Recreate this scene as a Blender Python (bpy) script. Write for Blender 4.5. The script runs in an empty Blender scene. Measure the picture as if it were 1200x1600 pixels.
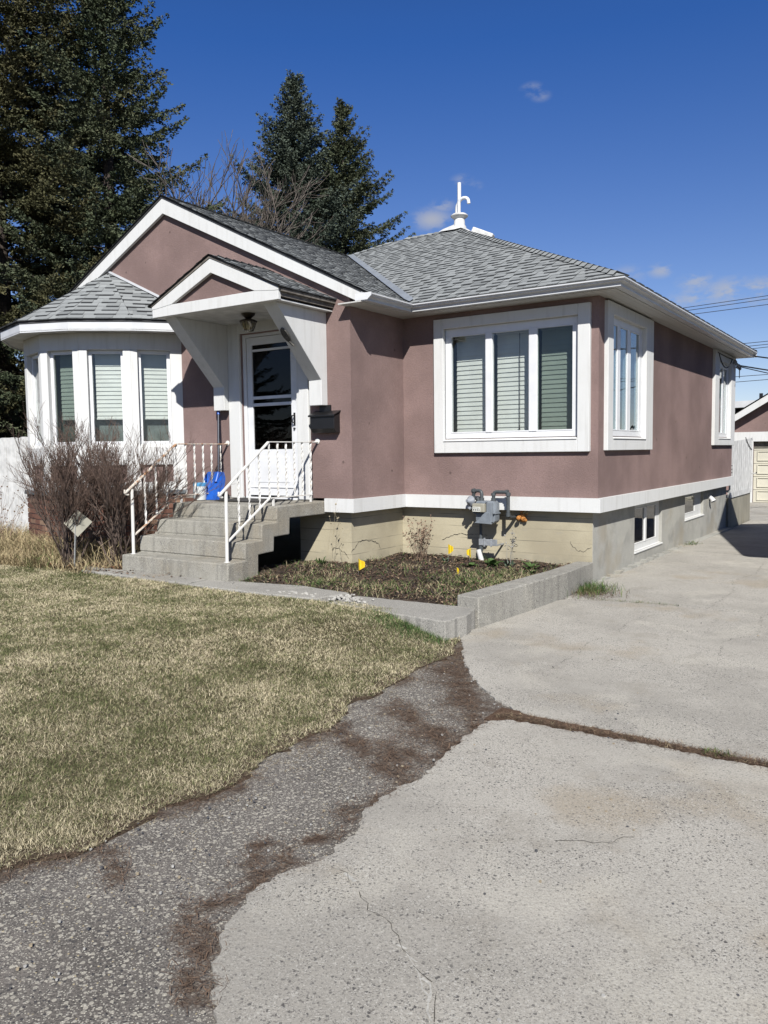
import bpy, bmesh, math, random
import numpy as np
from mathutils import Vector, Matrix
R = math.radians
random.seed(7)
SC = bpy.context.scene
COL = SC.collection

# ------------------------------------------------------------------ camera
cam_d = bpy.data.cameras.new("camera")
cam = bpy.data.objects.new("camera", cam_d)
COL.objects.link(cam)
cam_d.sensor_fit = 'VERTICAL'
cam_d.sensor_height = 24.0
cam_d.lens = 24.0 * 1250 / 1600
cam_d.clip_start = 0.05
cam_d.clip_end = 2000
_r = Vector((0.8324030190262458, 0.5540348998001603, -0.012269625887440488))
_u = Vector((-0.031361799068142814, 0.06920108926255611, 0.9971096463298733))
_d = Vector((-0.5532826144703996, 0.8296122823634556, -0.0749787268263277))
CAMP = Vector((3.055, -9.024, 1.55))
m = Matrix.Identity(4)
for i in range(3):
    m[i][0] = _r[i]; m[i][1] = _u[i]; m[i][2] = -_d[i]; m[i][3] = CAMP[i]
cam.matrix_world = m
SC.camera = cam
SC.render.resolution_x = 768
SC.render.resolution_y = 1024

# ------------------------------------------------------------------ light
SUN_EL = R(40.3)
SUN_AZ = R(35.5)                       # from -Y towards +X
to_sun = Vector((math.sin(SUN_AZ) * math.cos(SUN_EL), -math.cos(SUN_AZ) * math.cos(SUN_EL), math.sin(SUN_EL)))
sd = bpy.data.lights.new("sun", 'SUN')
sd.energy = 5.0
sd.angle = R(0.53)
sd.color = (1.0, 0.972, 0.925)
sun = bpy.data.objects.new("sun", sd)
COL.objects.link(sun)
sun.rotation_euler = to_sun.to_track_quat('Z', 'Y').to_euler()

W = bpy.data.worlds.new("World")
SC.world = W
W.use_nodes = True
wn = W.node_tree
wn.nodes.clear()
wo = wn.nodes.new('ShaderNodeOutputWorld')
wb = wn.nodes.new('ShaderNodeBackground')
wb.inputs['Strength'].default_value = 0.05
sky = wn.nodes.new('ShaderNodeTexSky')
sky.sky_type = 'NISHITA'
sky.sun_disc = False
sky.sun_elevation = SUN_EL
sky.sun_rotation = R(180 - 35.5)
sky.altitude = 1600
sky.air_density = 1.0
sky.dust_density = 0.05
sky.ozone_density = 4.0
tint = wn.nodes.new('ShaderNodeMix'); tint.data_type = 'RGBA'; tint.blend_type = 'MULTIPLY'
tint.inputs[0].default_value = 1.0
tcg = wn.nodes.new('ShaderNodeTexCoord'); sxz = wn.nodes.new('ShaderNodeSeparateXYZ')
wn.links.new(tcg.outputs['Generated'], sxz.inputs[0])
el_ = wn.nodes.new('ShaderNodeMapRange'); wn.links.new(sxz.outputs['Z'], el_.inputs[0])
el_.inputs[1].default_value = .08; el_.inputs[2].default_value = .44
tm = wn.nodes.new('ShaderNodeMix'); tm.data_type = 'RGBA'
wn.links.new(el_.outputs[0], tm.inputs[0])
tm.inputs[6].default_value = (1.30, 1.15, 1.19, 1); tm.inputs[7].default_value = (.432, .84, 1.44, 1)
el2 = wn.nodes.new('ShaderNodeMapRange'); wn.links.new(sxz.outputs['Z'], el2.inputs[0])
el2.inputs[1].default_value = .46; el2.inputs[2].default_value = .80
tm2 = wn.nodes.new('ShaderNodeMix'); tm2.data_type = 'RGBA'
wn.links.new(el2.outputs[0], tm2.inputs[0]); wn.links.new(tm.outputs[2], tm2.inputs[6])
tm2.inputs[7].default_value = (.26, .43, .70, 1)
wn.links.new(tm2.outputs[2], tint.inputs[7])
wn.links.new(sky.outputs[0], tint.inputs[6])
# small fair-weather clouds, laid out by direction in the sky
tc = wn.nodes.new('ShaderNodeTexCoord')
nz = wn.nodes.new('ShaderNodeTexNoise')
nz.inputs['Scale'].default_value = 34
nz.inputs['Detail'].default_value = 9
nz.inputs['Roughness'].default_value = 0.6
_st = wn.nodes.new('ShaderNodeVectorMath'); _st.operation = 'MULTIPLY'; _st.inputs[1].default_value = (1, 1, 2.2)
wn.links.new(tc.outputs['Generated'], _st.inputs[0]); wn.links.new(_st.outputs[0], nz.inputs['Vector'])
CL = [((-0.3624, 0.8456, 0.392), .022, .55), ((-0.3553, 0.8515, 0.3856), .018, .45), ((-0.4463, 0.8395, 0.3101), .022, .45),
      ((-0.4355, 0.8472, 0.3043), .018, .35), ((-0.4827, 0.8328, 0.2708), .042, 1.0), ((-0.4697, 0.8357, 0.2846), .026, .7),
      ((-0.2494, 0.9473, 0.2013), .026, .8), ((-0.2849, 0.9376, 0.1992), .034, .6), ((-0.2135, 0.9589, 0.1866), .034, .8),
      ((-0.2139, 0.962, 0.1694), .042, .9), ((-0.1801, 0.9682, 0.1735), .05, .95), ((-0.1483, 0.9741, 0.1706), .05, 1.0),
      ((-0.2325, 0.9581, 0.1674), .03, .6), ((-0.11, 0.98, 0.166), .06, 1.0), ((-0.02, 0.985, 0.17), .08, 1.0), ((0.1, 0.98, 0.175), .08, .9)]
acc = None
for (c, rad, amp) in CL:
    v = Vector(c).normalized()
    sub = wn.nodes.new('ShaderNodeVectorMath'); sub.operation = 'SUBTRACT'
    wn.links.new(tc.outputs['Generated'], sub.inputs[0]); sub.inputs[1].default_value = v
    mul = wn.nodes.new('ShaderNodeVectorMath'); mul.operation = 'MULTIPLY'
    wn.links.new(sub.outputs[0], mul.inputs[0]); mul.inputs[1].default_value = (1, 1, 1.9)
    ln = wn.nodes.new('ShaderNodeVectorMath'); ln.operation = 'LENGTH'
    wn.links.new(mul.outputs[0], ln.inputs[0])
    mr = wn.nodes.new('ShaderNodeMapRange'); mr.interpolation_type = 'SMOOTHSTEP'
    wn.links.new(ln.outputs['Value'], mr.inputs[0])
    mr.inputs[1].default_value = rad * .82; mr.inputs[2].default_value = 0
    mr.inputs[3].default_value = 0; mr.inputs[4].default_value = amp
    if acc is None:
        acc = mr.outputs[0]
    else:
        mx = wn.nodes.new('ShaderNodeMath'); mx.operation = 'MAXIMUM'
        wn.links.new(acc, mx.inputs[0]); wn.links.new(mr.outputs[0], mx.inputs[1])
        acc = mx.outputs[0]
nr = wn.nodes.new('ShaderNodeMapRange'); nr.interpolation_type = 'SMOOTHSTEP'
wn.links.new(nz.outputs[0], nr.inputs[0])
nr.inputs[1].default_value = .40; nr.inputs[2].default_value = .60
cm = wn.nodes.new('ShaderNodeMath'); cm.operation = 'MULTIPLY'
wn.links.new(acc, cm.inputs[0]); wn.links.new(nr.outputs[0], cm.inputs[1])
cm2 = wn.nodes.new('ShaderNodeMath'); cm2.operation = 'MULTIPLY'; cm2.inputs[1].default_value = .80
wn.links.new(cm.outputs[0], cm2.inputs[0])
cmix = wn.nodes.new('ShaderNodeMix'); cmix.data_type = 'RGBA'
wn.links.new(cm2.outputs[0], cmix.inputs[0])
wn.links.new(tint.outputs[2], cmix.inputs[6])
cmix.inputs[7].default_value = (5.6, 5.8, 6.4, 1)
wn.links.new(cmix.outputs[2], wb.inputs['Color'])
wn.links.new(wb.outputs[0], wo.inputs[0])

SC.view_settings.view_transform = 'Standard'
SC.view_settings.look = 'None'
SC.view_settings.exposure = 0.72
SC.view_settings.gamma = 1.0
SC.view_settings.use_curve_mapping = False
SC.cycles.max_bounces = 6
SC.cycles.transparent_max_bounces = 16
SC.cycles.sample_clamp_indirect = 8.0

# ================================================================== helpers
X, Y, Z = Vector((1, 0, 0)), Vector((0, 1, 0)), Vector((0, 0, 1))


class MB:
    """collects shapes; .fr is a local frame (origin, u, n) with z up"""
    def __init__(s):
        s.v, s.f, s.m, s.fr = [], [], [], None

    def P(s, u, n, z):
        if s.fr is None:
            return (u, n, z)
        o, U, N = s.fr
        return (o[0] + U[0] * u + N[0] * n, o[1] + U[1] * u + N[1] * n, o[2] + z)

    def add(s, vs, fs, m=0):
        b = len(s.v)
        s.v += [tuple(q) for q in vs]
        for q in fs:
            s.f.append([b + i for i in q]); s.m.append(m)

    def box(s, u0, n0, z0, u1, n1, z1, m=0):
        vs = [s.P(u, n, z) for z in (z0, z1) for (u, n) in ((u0, n0), (u1, n0), (u1, n1), (u0, n1))]
        s.add(vs, [(0, 3, 2, 1), (4, 5, 6, 7), (0, 1, 5, 4), (1, 2, 6, 5), (2, 3, 7, 6), (3, 0, 4, 7)], m)

    def prism(s, poly, vec, m=0):
        """poly: 3D polygon, extruded by vec"""
        n = len(poly)
        a = [Vector(s.P(*q)) for q in poly]
        w = Vector(s.P(*vec)) - Vector(s.P(0, 0, 0)) if s.fr else Vector(vec)
        vs = a + [q + w for q in a]
        s.add(vs, [tuple(range(n))[::-1], tuple(range(n, 2 * n))] + [(i, (i + 1) % n, n + (i + 1) % n, n + i) for i in range(n)], m)

    def poly(s, pts, m=0):
        s.add([s.P(*q) for q in pts], [tuple(range(len(pts)))], m)

    def beam(s, a, b, w, h, m=0, up=Z):
        a, b = Vector(a), Vector(b)
        d = (b - a).normalized()
        x = d.cross(Vector(up))
        if x.length < 1e-5:
            x = d.cross(X)
        x.normalize(); y = x.cross(d)
        vs = [q + x * (w / 2 * i) + y * (h / 2 * j) for q in (a, b) for (i, j) in ((-1, -1), (1, -1), (1, 1), (-1, 1))]
        s.add(vs, [(0, 3, 2, 1), (4, 5, 6, 7), (0, 1, 5, 4), (1, 2, 6, 5), (2, 3, 7, 6), (3, 0, 4, 7)], m)

    def tube(s, pts, r, n=10, m=0, cap=True):
        pts = [Vector(q) for q in pts]
        rr = r if isinstance(r, (list, tuple)) else [r] * len(pts)
        vs = []; prev = None
        for i, q in enumerate(pts):
            a = pts[max(i - 1, 0)]; b = pts[min(i + 1, len(pts) - 1)]
            d = (b - a).normalized()
            if prev is None:
                x = d.cross(Z)
                if x.length < 1e-3: x = d.cross(X)
                x.normalize()
            else:
                x = (prev - d * prev.dot(d)).normalized()
            prev = x; y = d.cross(x)
            for k in range(n):
                t = 2 * math.pi * k / n
                vs.append(q + (x * math.cos(t) + y * math.sin(t)) * rr[i])
        fs = []
        for i in range(len(pts) - 1):
            for k in range(n):
                fs.append((i * n + k, i * n + (k + 1) % n, (i + 1) * n + (k + 1) % n, (i + 1) * n + k))
        if cap:
            fs.append(tuple(range(n))[::-1]); fs.append(tuple(range((len(pts) - 1) * n, len(pts) * n)))
        s.add(vs, fs, m)

    def lathe(s, c, prof, n=24, m=0, ax=Z):
        c = Vector(c); ax = Vector(ax).normalized()
        x = ax.cross(Y) if abs(ax.dot(Y)) < .9 else ax.cross(X)
        x.normalize(); y = ax.cross(x)
        vs = []
        for (r, h) in prof:
            for k in range(n):
                t = 2 * math.pi * k / n
                vs.append(c + ax * h + (x * math.cos(t) + y * math.sin(t)) * max(r, 1e-4))
        fs = []
        for i in range(len(prof) - 1):
            for k in range(n):
                fs.append((i * n + k, i * n + (k + 1) % n, (i + 1) * n + (k + 1) % n, (i + 1) * n + k))
        fs.append(tuple(range(n))[::-1]); fs.append(tuple(range((len(prof) - 1) * n, len(prof) * n)))
        s.add(vs, fs, m)

    def build(s, name, mats, parent=None, smooth=False, bevel=0, loc=None, fix=True):
        me = bpy.data.meshes.new(name)
        me.from_pydata(s.v, [], s.f)
        if not isinstance(mats, (list, tuple)):
            mats = [mats]
        for q in mats:
            me.materials.append(q)
        me.polygons.foreach_set('material_index', s.m)
        if fix:
            bm = bmesh.new(); bm.from_mesh(me)
            bmesh.ops.recalc_face_normals(bm, faces=bm.faces)
            bm.to_mesh(me); bm.free()
        if smooth:
            me.polygons.foreach_set('use_smooth', [True] * len(me.polygons))
        me.update()
        return link(name, me, parent, bevel, smooth)


def link(name, me, parent=None, bevel=0, smooth=False):
    o = bpy.data.objects.new(name, me)
    COL.objects.link(o)
    if parent is not None:
        o.parent = parent
        o.matrix_parent_inverse = world_of(parent).inverted()
    if bevel:
        b = o.modifiers.new('bevel', 'BEVEL'); b.width = bevel; b.segments = 2
        b.limit_method = 'ANGLE'; b.angle_limit = R(40)
    if smooth:
        e = o.modifiers.new('split', 'EDGE_SPLIT'); e.split_angle = R(38)
    return o


def world_of(o):
    mm = Matrix.LocRotScale(o.location, o.rotation_euler, o.scale)
    if o.parent is not None:
        return world_of(o.parent) @ o.matrix_parent_inverse @ mm
    return mm


def empty(name, loc, label, cat, group=None, rz=0):
    o = bpy.data.objects.new(name, None)
    o.empty_display_size = .2
    COL.objects.link(o)
    o.location = loc; o.rotation_euler = (0, 0, rz)
    return tag(o, label, cat, group)


def tag(o, label=None, cat=None, group=None, kind=None):
    if label: o['label'] = label
    if cat: o['category'] = cat
    if group: o['group'] = group
    if kind: o['kind'] = kind
    return o


def copy_tree(o, parent=None):
    c = o.copy(); COL.objects.link(c)
    if parent is not None: c.parent = parent
    for ch in [q for q in bpy.data.objects if q.parent == o]:
        copy_tree(ch, c)
    return c


def raw(name, V, F, mats, parent=None, rnd=None, smooth=False):
    """fast mesh from numpy arrays; F is (n,3) or (n,4)"""
    me = bpy.data.meshes.new(name)
    V = np.ascontiguousarray(V, np.float32); F = np.ascontiguousarray(F, np.int32)
    me.vertices.add(len(V)); me.vertices.foreach_set('co', V.ravel())
    k = F.shape[1]
    me.loops.add(F.size); me.loops.foreach_set('vertex_index', F.ravel())
    me.polygons.add(len(F)); me.polygons.foreach_set('loop_start', np.arange(0, F.size, k, dtype=np.int32))
    try:
        me.polygons.foreach_set('loop_total', np.full(len(F), k, np.int32))
    except Exception:
        pass
    if smooth:
        me.polygons.foreach_set('use_smooth', np.ones(len(F), bool))
    if not isinstance(mats, (list, tuple)): mats = [mats]
    for q in mats: me.materials.append(q)
    me.update(calc_edges=True)
    if rnd is not None:
        a = me.attributes.new('rnd', 'FLOAT', 'POINT')
        a.data.foreach_set('value', np.ascontiguousarray(rnd, np.float32))
    return link(name, me, parent)


# ------------------------------------------------------------------ materials
ALB = .72        # the colours below are relative to white; this sets the real reflectance of all of them


class G:
    def __init__(s, name):
        s.mat = bpy.data.materials.new(name); s.mat.use_nodes = True
        s.t = s.mat.node_tree; s.t.nodes.clear()
        s.out = s.t.nodes.new('ShaderNodeOutputMaterial')
        s.b = s.t.nodes.new('ShaderNodeBsdfPrincipled')
        s.t.links.new(s.b.outputs[0], s.out.inputs[0])
        geo = s.t.nodes.new('ShaderNodeNewGeometry')
        s.geo = geo; s.pos = geo.outputs['Position']

    def set(s, node, key, val):
        inp = node.inputs[key]
        if hasattr(val, 'links') or isinstance(val, bpy.types.NodeSocket):
            s.t.links.new(val, inp)
        elif isinstance(val, (tuple, list)) and len(val) == 3 and inp.type == 'RGBA':
            inp.default_value = (*val, 1)
        else:
            inp.default_value = val

    def n(s, typ, props={}, **ins):
        nd = s.t.nodes.new('ShaderNode' + typ)
        for k, v in props.items(): setattr(nd, k, v)
        for k, v in ins.items():
            key = int(k[1:]) if k[0] == 'i' and k[1:].isdigit() else k.replace('_', ' ')
            s.set(nd, key, v)
        return nd

    def noise(s, scale, detail=4, rough=.55, vec=None, dist=0):
        return s.n('TexNoise', Vector=vec or s.pos, Scale=scale, Detail=detail, Roughness=rough, Distortion=dist).outputs[0]

    def vscale(s, v, vec=None):
        return s.n('VectorMath', {'operation': 'MULTIPLY'}, i0=vec or s.pos, i1=v).outputs[0]

    def ramp(s, fac, a, b, lo=0., hi=1.):
        return s.n('MapRange', {'interpolation_type': 'SMOOTHSTEP'}, Value=fac, i1=a, i2=b, i3=lo, i4=hi).outputs[0]

    def mix(s, fac, a, b, mode='MIX'):
        nd = s.n('Mix', {'data_type': 'RGBA', 'blend_type': mode})
        s.set(nd, 0, fac); s.set(nd, 6, a); s.set(nd, 7, b)
        return nd.outputs[2]

    def math(s, op, a, b=0.):
        return s.n('Math', {'operation': op}, i0=a, i1=b).outputs[0]

    def attr(s, name):
        return s.n('Attribute', {'attribute_name': name}).outputs['Fac']

    def bump(s, h, strength=.4, dist=.01, prev=None):
        nd = s.n('Bump', Strength=strength, Distance=dist, Height=h)
        if prev is not None: s.t.links.new(prev, nd.inputs['Normal'])
        return nd.outputs[0]

    def fin(s, col, rough=.8, nrm=None, spec=.3, metal=0.):
        col = s.mix(1.0, col, (ALB, ALB, ALB), 'MULTIPLY')
        s.set(s.b, 'Base Color', col); s.set(s.b, 'Roughness', rough)
        s.set(s.b, 'Specular IOR Level', spec); s.set(s.b, 'Metallic', metal)
        if nrm is not None: s.t.links.new(nrm, s.b.inputs['Normal'])
        return s.mat


def plain(name, col, rough=.6, var=.12, scale=6, bump=0, bscale=80, spec=.3, metal=0, bdist=.004):
    g = G(name)
    d = tuple(c * (1 - var * 1.6) for c in col); l = tuple(min(1, c * (1 + var * .6)) for c in col)
    c = g.mix(g.ramp(g.noise(scale, 5), .3, .7), d, l)
    nr = g.bump(g.noise(bscale, 3), bump, bdist) if bump else None
    return g.fin(c, rough, nr, spec, metal)


def stucco(name, col, dots=True):
    g = G(name)
    big = g.noise(1.1, 5)
    streak = g.noise(1.0, 4, vec=g.vscale((7, 7, .8)))
    c = g.mix(g.ramp(big, .32, .68), tuple(q * .78 for q in col), tuple(q * 1.16 for q in col))
    c = g.mix(g.ramp(streak, .5, .8, 0, .28), c, tuple(q * .74 for q in col))
    c = g.mix(g.ramp(g.noise(38, 4, .75), .40, .66, 0, .34), c, tuple(q * .66 for q in col))
    c = g.mix(g.ramp(g.noise(9, 4, .7), .52, .74, 0, .22), c, (col[0] * 1.22, col[1] * 1.2, col[2] * 1.16))
    fine = g.noise(160, 3, .7)
    c = g.mix(g.ramp(fine, .35, .7, 0, .3), c, tuple(q * .6 for q in col))
    if dots:
        v = g.n('TexVoronoi', {'feature': 'F1'}, Vector=g.pos, Scale=3.3, Randomness=1.0)
        gate = g.ramp(g.noise(.9, 1), .40, .52)
        sz = g.math('MULTIPLY', g.noise(14, 2), .075)
        dd = g.math('LESS_THAN', v.outputs['Distance'], sz)
        soft = g.ramp(v.outputs['Distance'], .03, .085, .62, 0)
        c = g.mix(g.math('MULTIPLY', gate, soft), c, (.045, .032, .028))
    # rain dirt at the foot of the wall
    n1 = g.bump(g.noise(55, 6, .8), .8, .010)
    n2 = g.bump(g.noise(260, 2, .6), .35, .003, n1)
    return g.fin(c, .92, n2, .15)


def white_stucco(name, col=(.72, .725, .71)):
    g = G(name)
    fine = g.noise(180, 3, .7)
    c = g.mix(g.ramp(fine, .3, .7, 0, .3), col, tuple(q * .78 for q in col))
    st = g.noise(1.0, 5, .6, vec=g.vscale((16, 16, 1.6)))
    c = g.mix(g.ramp(st, .46, .80, 0, .4), c, (.46, .45, .42))
    bl = g.noise(3.2, 4)
    c = g.mix(g.ramp(bl, .5, .8, 0, .25), c, (.55, .54, .5))
    n1 = g.bump(g.noise(110, 4, .75), .45, .004)
    return g.fin(c, .88, n1, .2)


def concrete(name, col, dark, stain=.5, speck=True, streaks=False, bump=.5, pebble=55):
    g = G(name)
    c = g.mix(g.ramp(g.noise(.9, 6, .6), .32, .68), tuple(q * .9 for q in col), tuple(q * 1.06 for q in col))
    c = g.mix(g.ramp(g.noise(2.7, 5, .65), .50, .74, 0, stain), c, dark)
    c = g.mix(g.ramp(g.noise(.6, 6, .65), .46, .60, 0, .75), c, tuple(q * .74 for q in col))
    c = g.mix(g.ramp(g.noise(.8, 4, .6, vec=g.n('VectorMath', {'operation': 'ADD'}, i0=g.pos, i1=(7.3, 2.1, 0)).outputs[0]), .54, .66, 0, .6), c, (col[0] * .80, col[1] * .70, col[2] * .56))
    c = g.mix(g.ramp(g.noise(1.3, 3, .6, dist=.6), .54, .66, 0, .45), c, (min(1, col[0] * 1.25), min(1, col[1] * 1.25), min(1, col[2] * 1.22)))
    if streaks:
        st = g.noise(1.0, 5, .65, vec=g.vscale((11, 11, .9)))
        c = g.mix(g.ramp(st, .44, .70, 0, .7), c, tuple(q * .52 for q in col))
    c = g.mix(g.ramp(g.noise(85, 5, .85), .38, .62, 0, .5), c, tuple(q * .56 for q in col))
    nr = g.bump(g.noise(60, 6, .8), bump, .006)
    if speck:
        warp = g.n('VectorMath', {'operation': 'ADD'}, i0=g.pos, i1=g.n('VectorMath', {'operation': 'SCALE'}, i0=g.n('TexNoise', Vector=g.pos, Scale=pebble * 1.6, Detail=2).outputs['Color'], Scale=.014).outputs[0]).outputs[0]
        for sc, th, colr, k, gt_ in ((pebble, .30, (.055, .053, .055), .85, .74), (pebble * 1.7, .34, (.11, .10, .095), .75, .55), (pebble * .8, .26, (.60, .58, .52), .55, .70),
                                     (pebble * 3, .42, (.10, .095, .09), .6, .5), (pebble * 2.4, .40, (.66, .64, .58), .5, .6)):
            v = g.n('TexVoronoi', {'feature': 'F1'}, Vector=warp, Scale=sc)
            wn_ = g.n('TexWhiteNoise', {'noise_dimensions': '3D'}, Vector=v.outputs['Position'])
            gate = g.math('GREATER_THAN', wn_.outputs['Value'], gt_)
            patch = g.ramp(g.noise(1.9, 4, .65), .34, .62, .4, 1)
            size = g.math('MULTIPLY', wn_.outputs['Value'], th * 1.2)
            d = g.math('LESS_THAN', v.outputs['Distance'], size)
            f_ = g.math('MULTIPLY', g.math('MULTIPLY', gate, d), g.math('MULTIPLY', patch, k))
            c = g.mix(f_, c, colr)
            if sc <= pebble: nr = g.bump(g.math('MULTIPLY', d, gate), -.25, .003, nr)
    return g.fin(c, .9, nr, .2)


def glass(name, tr=(.72, .82, .77), refl=1.0):
    g = G(name)
    g.t.nodes.remove(g.b)
    tb = g.n('BsdfTransparent', Color=tr)
    gb = g.n('BsdfGlossy', Color=(1, 1, 1), Roughness=.004)
    lw = g.n('LayerWeight', Blend=.5).outputs['Facing']
    wav = g.bump(g.noise(2.2, 2), .02, .05)
    g.t.links.new(wav, gb.inputs['Normal'])
    fm = g.math('ADD', g.math('MULTIPLY', g.math('POWER', lw, 4.0), .85), .045 * refl)
    ms = g.n('MixShader')
    g.t.links.new(fm, ms.inputs[0]); g.t.links.new(tb.outputs[0], ms.inputs[1]); g.t.links.new(gb.outputs[0], ms.inputs[2])
    g.t.links.new(ms.outputs[0], g.out.inputs[0])
    return g.mat


MAUVE = (.292, .204, .187)
m_mauve = stucco('mauve_stucco', MAUVE)
m_wstucco = white_stucco('white_stucco')
m_metal = plain('white_aluminium', (.66, .67, .68), .38, .06, 3, 0, spec=.5)
m_soffit = None
g = G('soffit_panels')
wv = g.n('TexWave', {'wave_type': 'BANDS', 'bands_direction': 'X', 'wave_profile': 'SAW'}, Vector=g.pos, Scale=3.0)
wv2 = g.n('TexWave', {'wave_type': 'BANDS', 'bands_direction': 'Y', 'wave_profile': 'SAW'}, Vector=g.pos, Scale=3.0)
c_ = g.mix(g.ramp(wv.outputs['Fac'], .0, .1, .6, 0), (.60, .59, .56), (.22, .22, .21))
c_ = g.mix(g.ramp(wv2.outputs['Fac'], .0, .1, .6, 0), c_, (.22, .22, .21))
m_soffit = g.fin(c_, .5, None, .4)
m_vinyl = plain('white_vinyl', (.78, .79, .80), .35, .05, 4, spec=.5)
m_paintwood = plain('weathered_white_paint', (.70, .70, .68), .6, .14, 7, .25, 60)
m_dark = plain('dark_gap', (.02, .018, .016), .9, .1)
m_black = plain('black_enamel', (.012, .012, .013), .35, .1, spec=.5)
m_glass = glass('window_glass', (.95, .965, .955), .8)
m_glass_dim = glass('screened_glass', (.72, .76, .735), .7)
m_glass_dark = glass('dark_door_glass', (.30, .30, .30), .5)
m_glass_pale = glass('side_glass', (.72, .80, .82), 2.2)
m_room = plain('interior_plaster', (.20, .19, .175), .9, .1)
m_blind = plain('blind_slats', (.57, .585, .56), .6, .05, 5)
m_curtain = plain('interior_curtain', (.11, .13, .12), .9, .5, 3)
m_frost = plain('lower_panel', (.13, .155, .15), .9, .25, 4)


def shingle_mat(name, a, b, c3):
    g = G(name)
    isl = g.geo.outputs['Random Per Island']
    c = g.mix(g.ramp(isl, .0, .55), a, b)
    c = g.mix(g.ramp(isl, .78, 1.0), c, c3)
    c = g.mix(g.ramp(g.noise(230, 3, .8), .3, .7, 0, .6), c, tuple(q * .55 for q in b))
    c = g.mix(g.ramp(g.noise(1.5, 4), .35, .75, 0, .3), c, tuple(q * .7 for q in a))
    return g.fin(c, .95, g.bump(g.noise(260, 3, .8), .6, .003), .12)


m_sh = shingle_mat('asphalt_shingle', (.27, .285, .285), (.35, .368, .368), (.20, .212, .214))
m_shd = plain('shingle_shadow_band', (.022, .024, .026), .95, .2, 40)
m_she = plain('shingle_edge', (.17, .18, .185), .95, .3, 60)
m_flash = plain('valley_flashing', (.40, .43, .45), .35, .08, 4, spec=.5, metal=.3)
m_drip = plain('roof_edge', (.05, .05, .052), .8, .2, 20)

# ================================================================== the house
HX, HY = -4.5, 3.4
house = empty('house', (HX, HY, 0), 'mauve stucco bungalow with white trimmed windows, bow window and grey shingle hip roof', 'house')

WZ0, WZ1 = .985, 3.29
YJ = -1.18                             # front of the gabled part
XJ = -2.63
XL, XJL = -9.06, -8.86
GC, GS = -5.76, .499                  # centre line and slope of the gable
YB = 7.94


def wall(mb, fr, u0, u1, z0, z1, th, holes, m=0):
    """solid panel with rectangular holes; n=0 is the outside face"""
    mb.fr = fr
    us = sorted({u0, u1, *[h[0] for h in holes], *[h[1] for h in holes]})
    for a, b in zip(us, us[1:]):
        cuts = sorted((h[2], h[3]) for h in holes if h[0] < (a + b) / 2 < h[1])
        z = z0
        for (c0, c1) in cuts:
            if c0 > z: mb.box(a, -th, z, b, 0, c0, m)
            z = c1
        if z < z1: mb.box(a, -th, z, b, 0, z1, m)
    mb.fr = None


FF = (Vector((0, 0, 0)), X, -Y)            # front wall frame
FS = (Vector((0, 0, 0)), Y, X)             # side wall frame (faces +X)
FG = (Vector((0, YJ, 0)), X, -Y)           # gabled front
FJ = (Vector((XJ, 0, 0)), Y, X)            # side of the jut

mb = MB()
wall(mb, FF, XJ - .15, 0, WZ0, WZ1 + .02, .18, [(-2.0, -.235, 1.70, 3.09)])
wall(mb, FS, .18, YB, WZ0, WZ1 + .02, .18, [(.36, 1.78, 1.70, 3.13), (6.38, 7.52, 1.74, 3.12)])
wall(mb, FJ, YJ + .18, 0, WZ0, WZ1 + .02, .15, [])
wall(mb, FG, XJL, XJ, WZ0, WZ1, .18, [(-8.2, -5.85, 1.0, 3.1), (-4.40, -3.44, .94, 3.10)])
# gable triangle
gz = lambda x: 3.335 + GS * (3.49 - abs(x - GC))
mb.prism([(XJL, YJ, WZ1), (XJ, YJ, WZ1), (XJ, YJ, gz(XJ)), (GC, YJ, gz(GC)), (XJL, YJ, gz(XJL))], (0, .16, 0))
# left and rear walls (seen only from other positions)
mb.box(XL, 0, WZ0, XL + .18, YB, WZ1 + .02)
mb.box(XL + .18, YB - .18, WZ0, -.18, YB, WZ1 + .02)
mb.box(XL + .18, 0, WZ0, XJL, .18, WZ1 + .02)
mb.box(XJL, YJ + .18, WZ0, XJL + .18, 0, WZ1 + .02)
mb.build('wall', m_mauve, house)

# interior shell that the rooms behind the glass show
mb = MB()
mb.box(XL + .2, .2, .93, -.2, YB - .2, .96)
mb.box(XL + .2, .2, 3.27, -.2, YB - .2, 3.285)
mb.box(-8.4, YJ + .2, .93, -2.85, .2, .96)
mb.box(XJL + .19, YJ + .19, 3.262, XJ - .19, .19, 3.28)
mb.box(-3.2, .2, .96, -3.12, 3.4, 3.27)
mb.box(-3.1, 3.3, .96, -.2, 3.38, 3.27)
mb.box(-8.4, 1.8, .96, -3.2, 1.88, 3.27)
mb.box(-5.3, YJ + .2, .96, -5.24, 1.8, 3.26)
mb.box(-3.0, 5.6, .96, -2.94, 7.7, 3.27)
mb.box(-2.94, 5.4, .96, -.2, 5.46, 3.27)
mb.build('interior_shell', m_room, house)

# ---- belt trim and foundation
mb = MB()
TZ0, TZ1, TP = .82, .985, .045
mb.box(XJ - .4, YJ - TP, TZ0, XJ + TP, YJ + .10, TZ1)
mb.box(XJ - .10, YJ + .1002, TZ0, XJ + TP, -TP - .0002, TZ1)
mb.box(XJ - .10, -TP, TZ0, TP, .10, TZ1)
mb.box(-.10, .1002, TZ0, TP, YB + .02, TZ1)
mb.build('belt_trim', m_wstucco, house)

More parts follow.
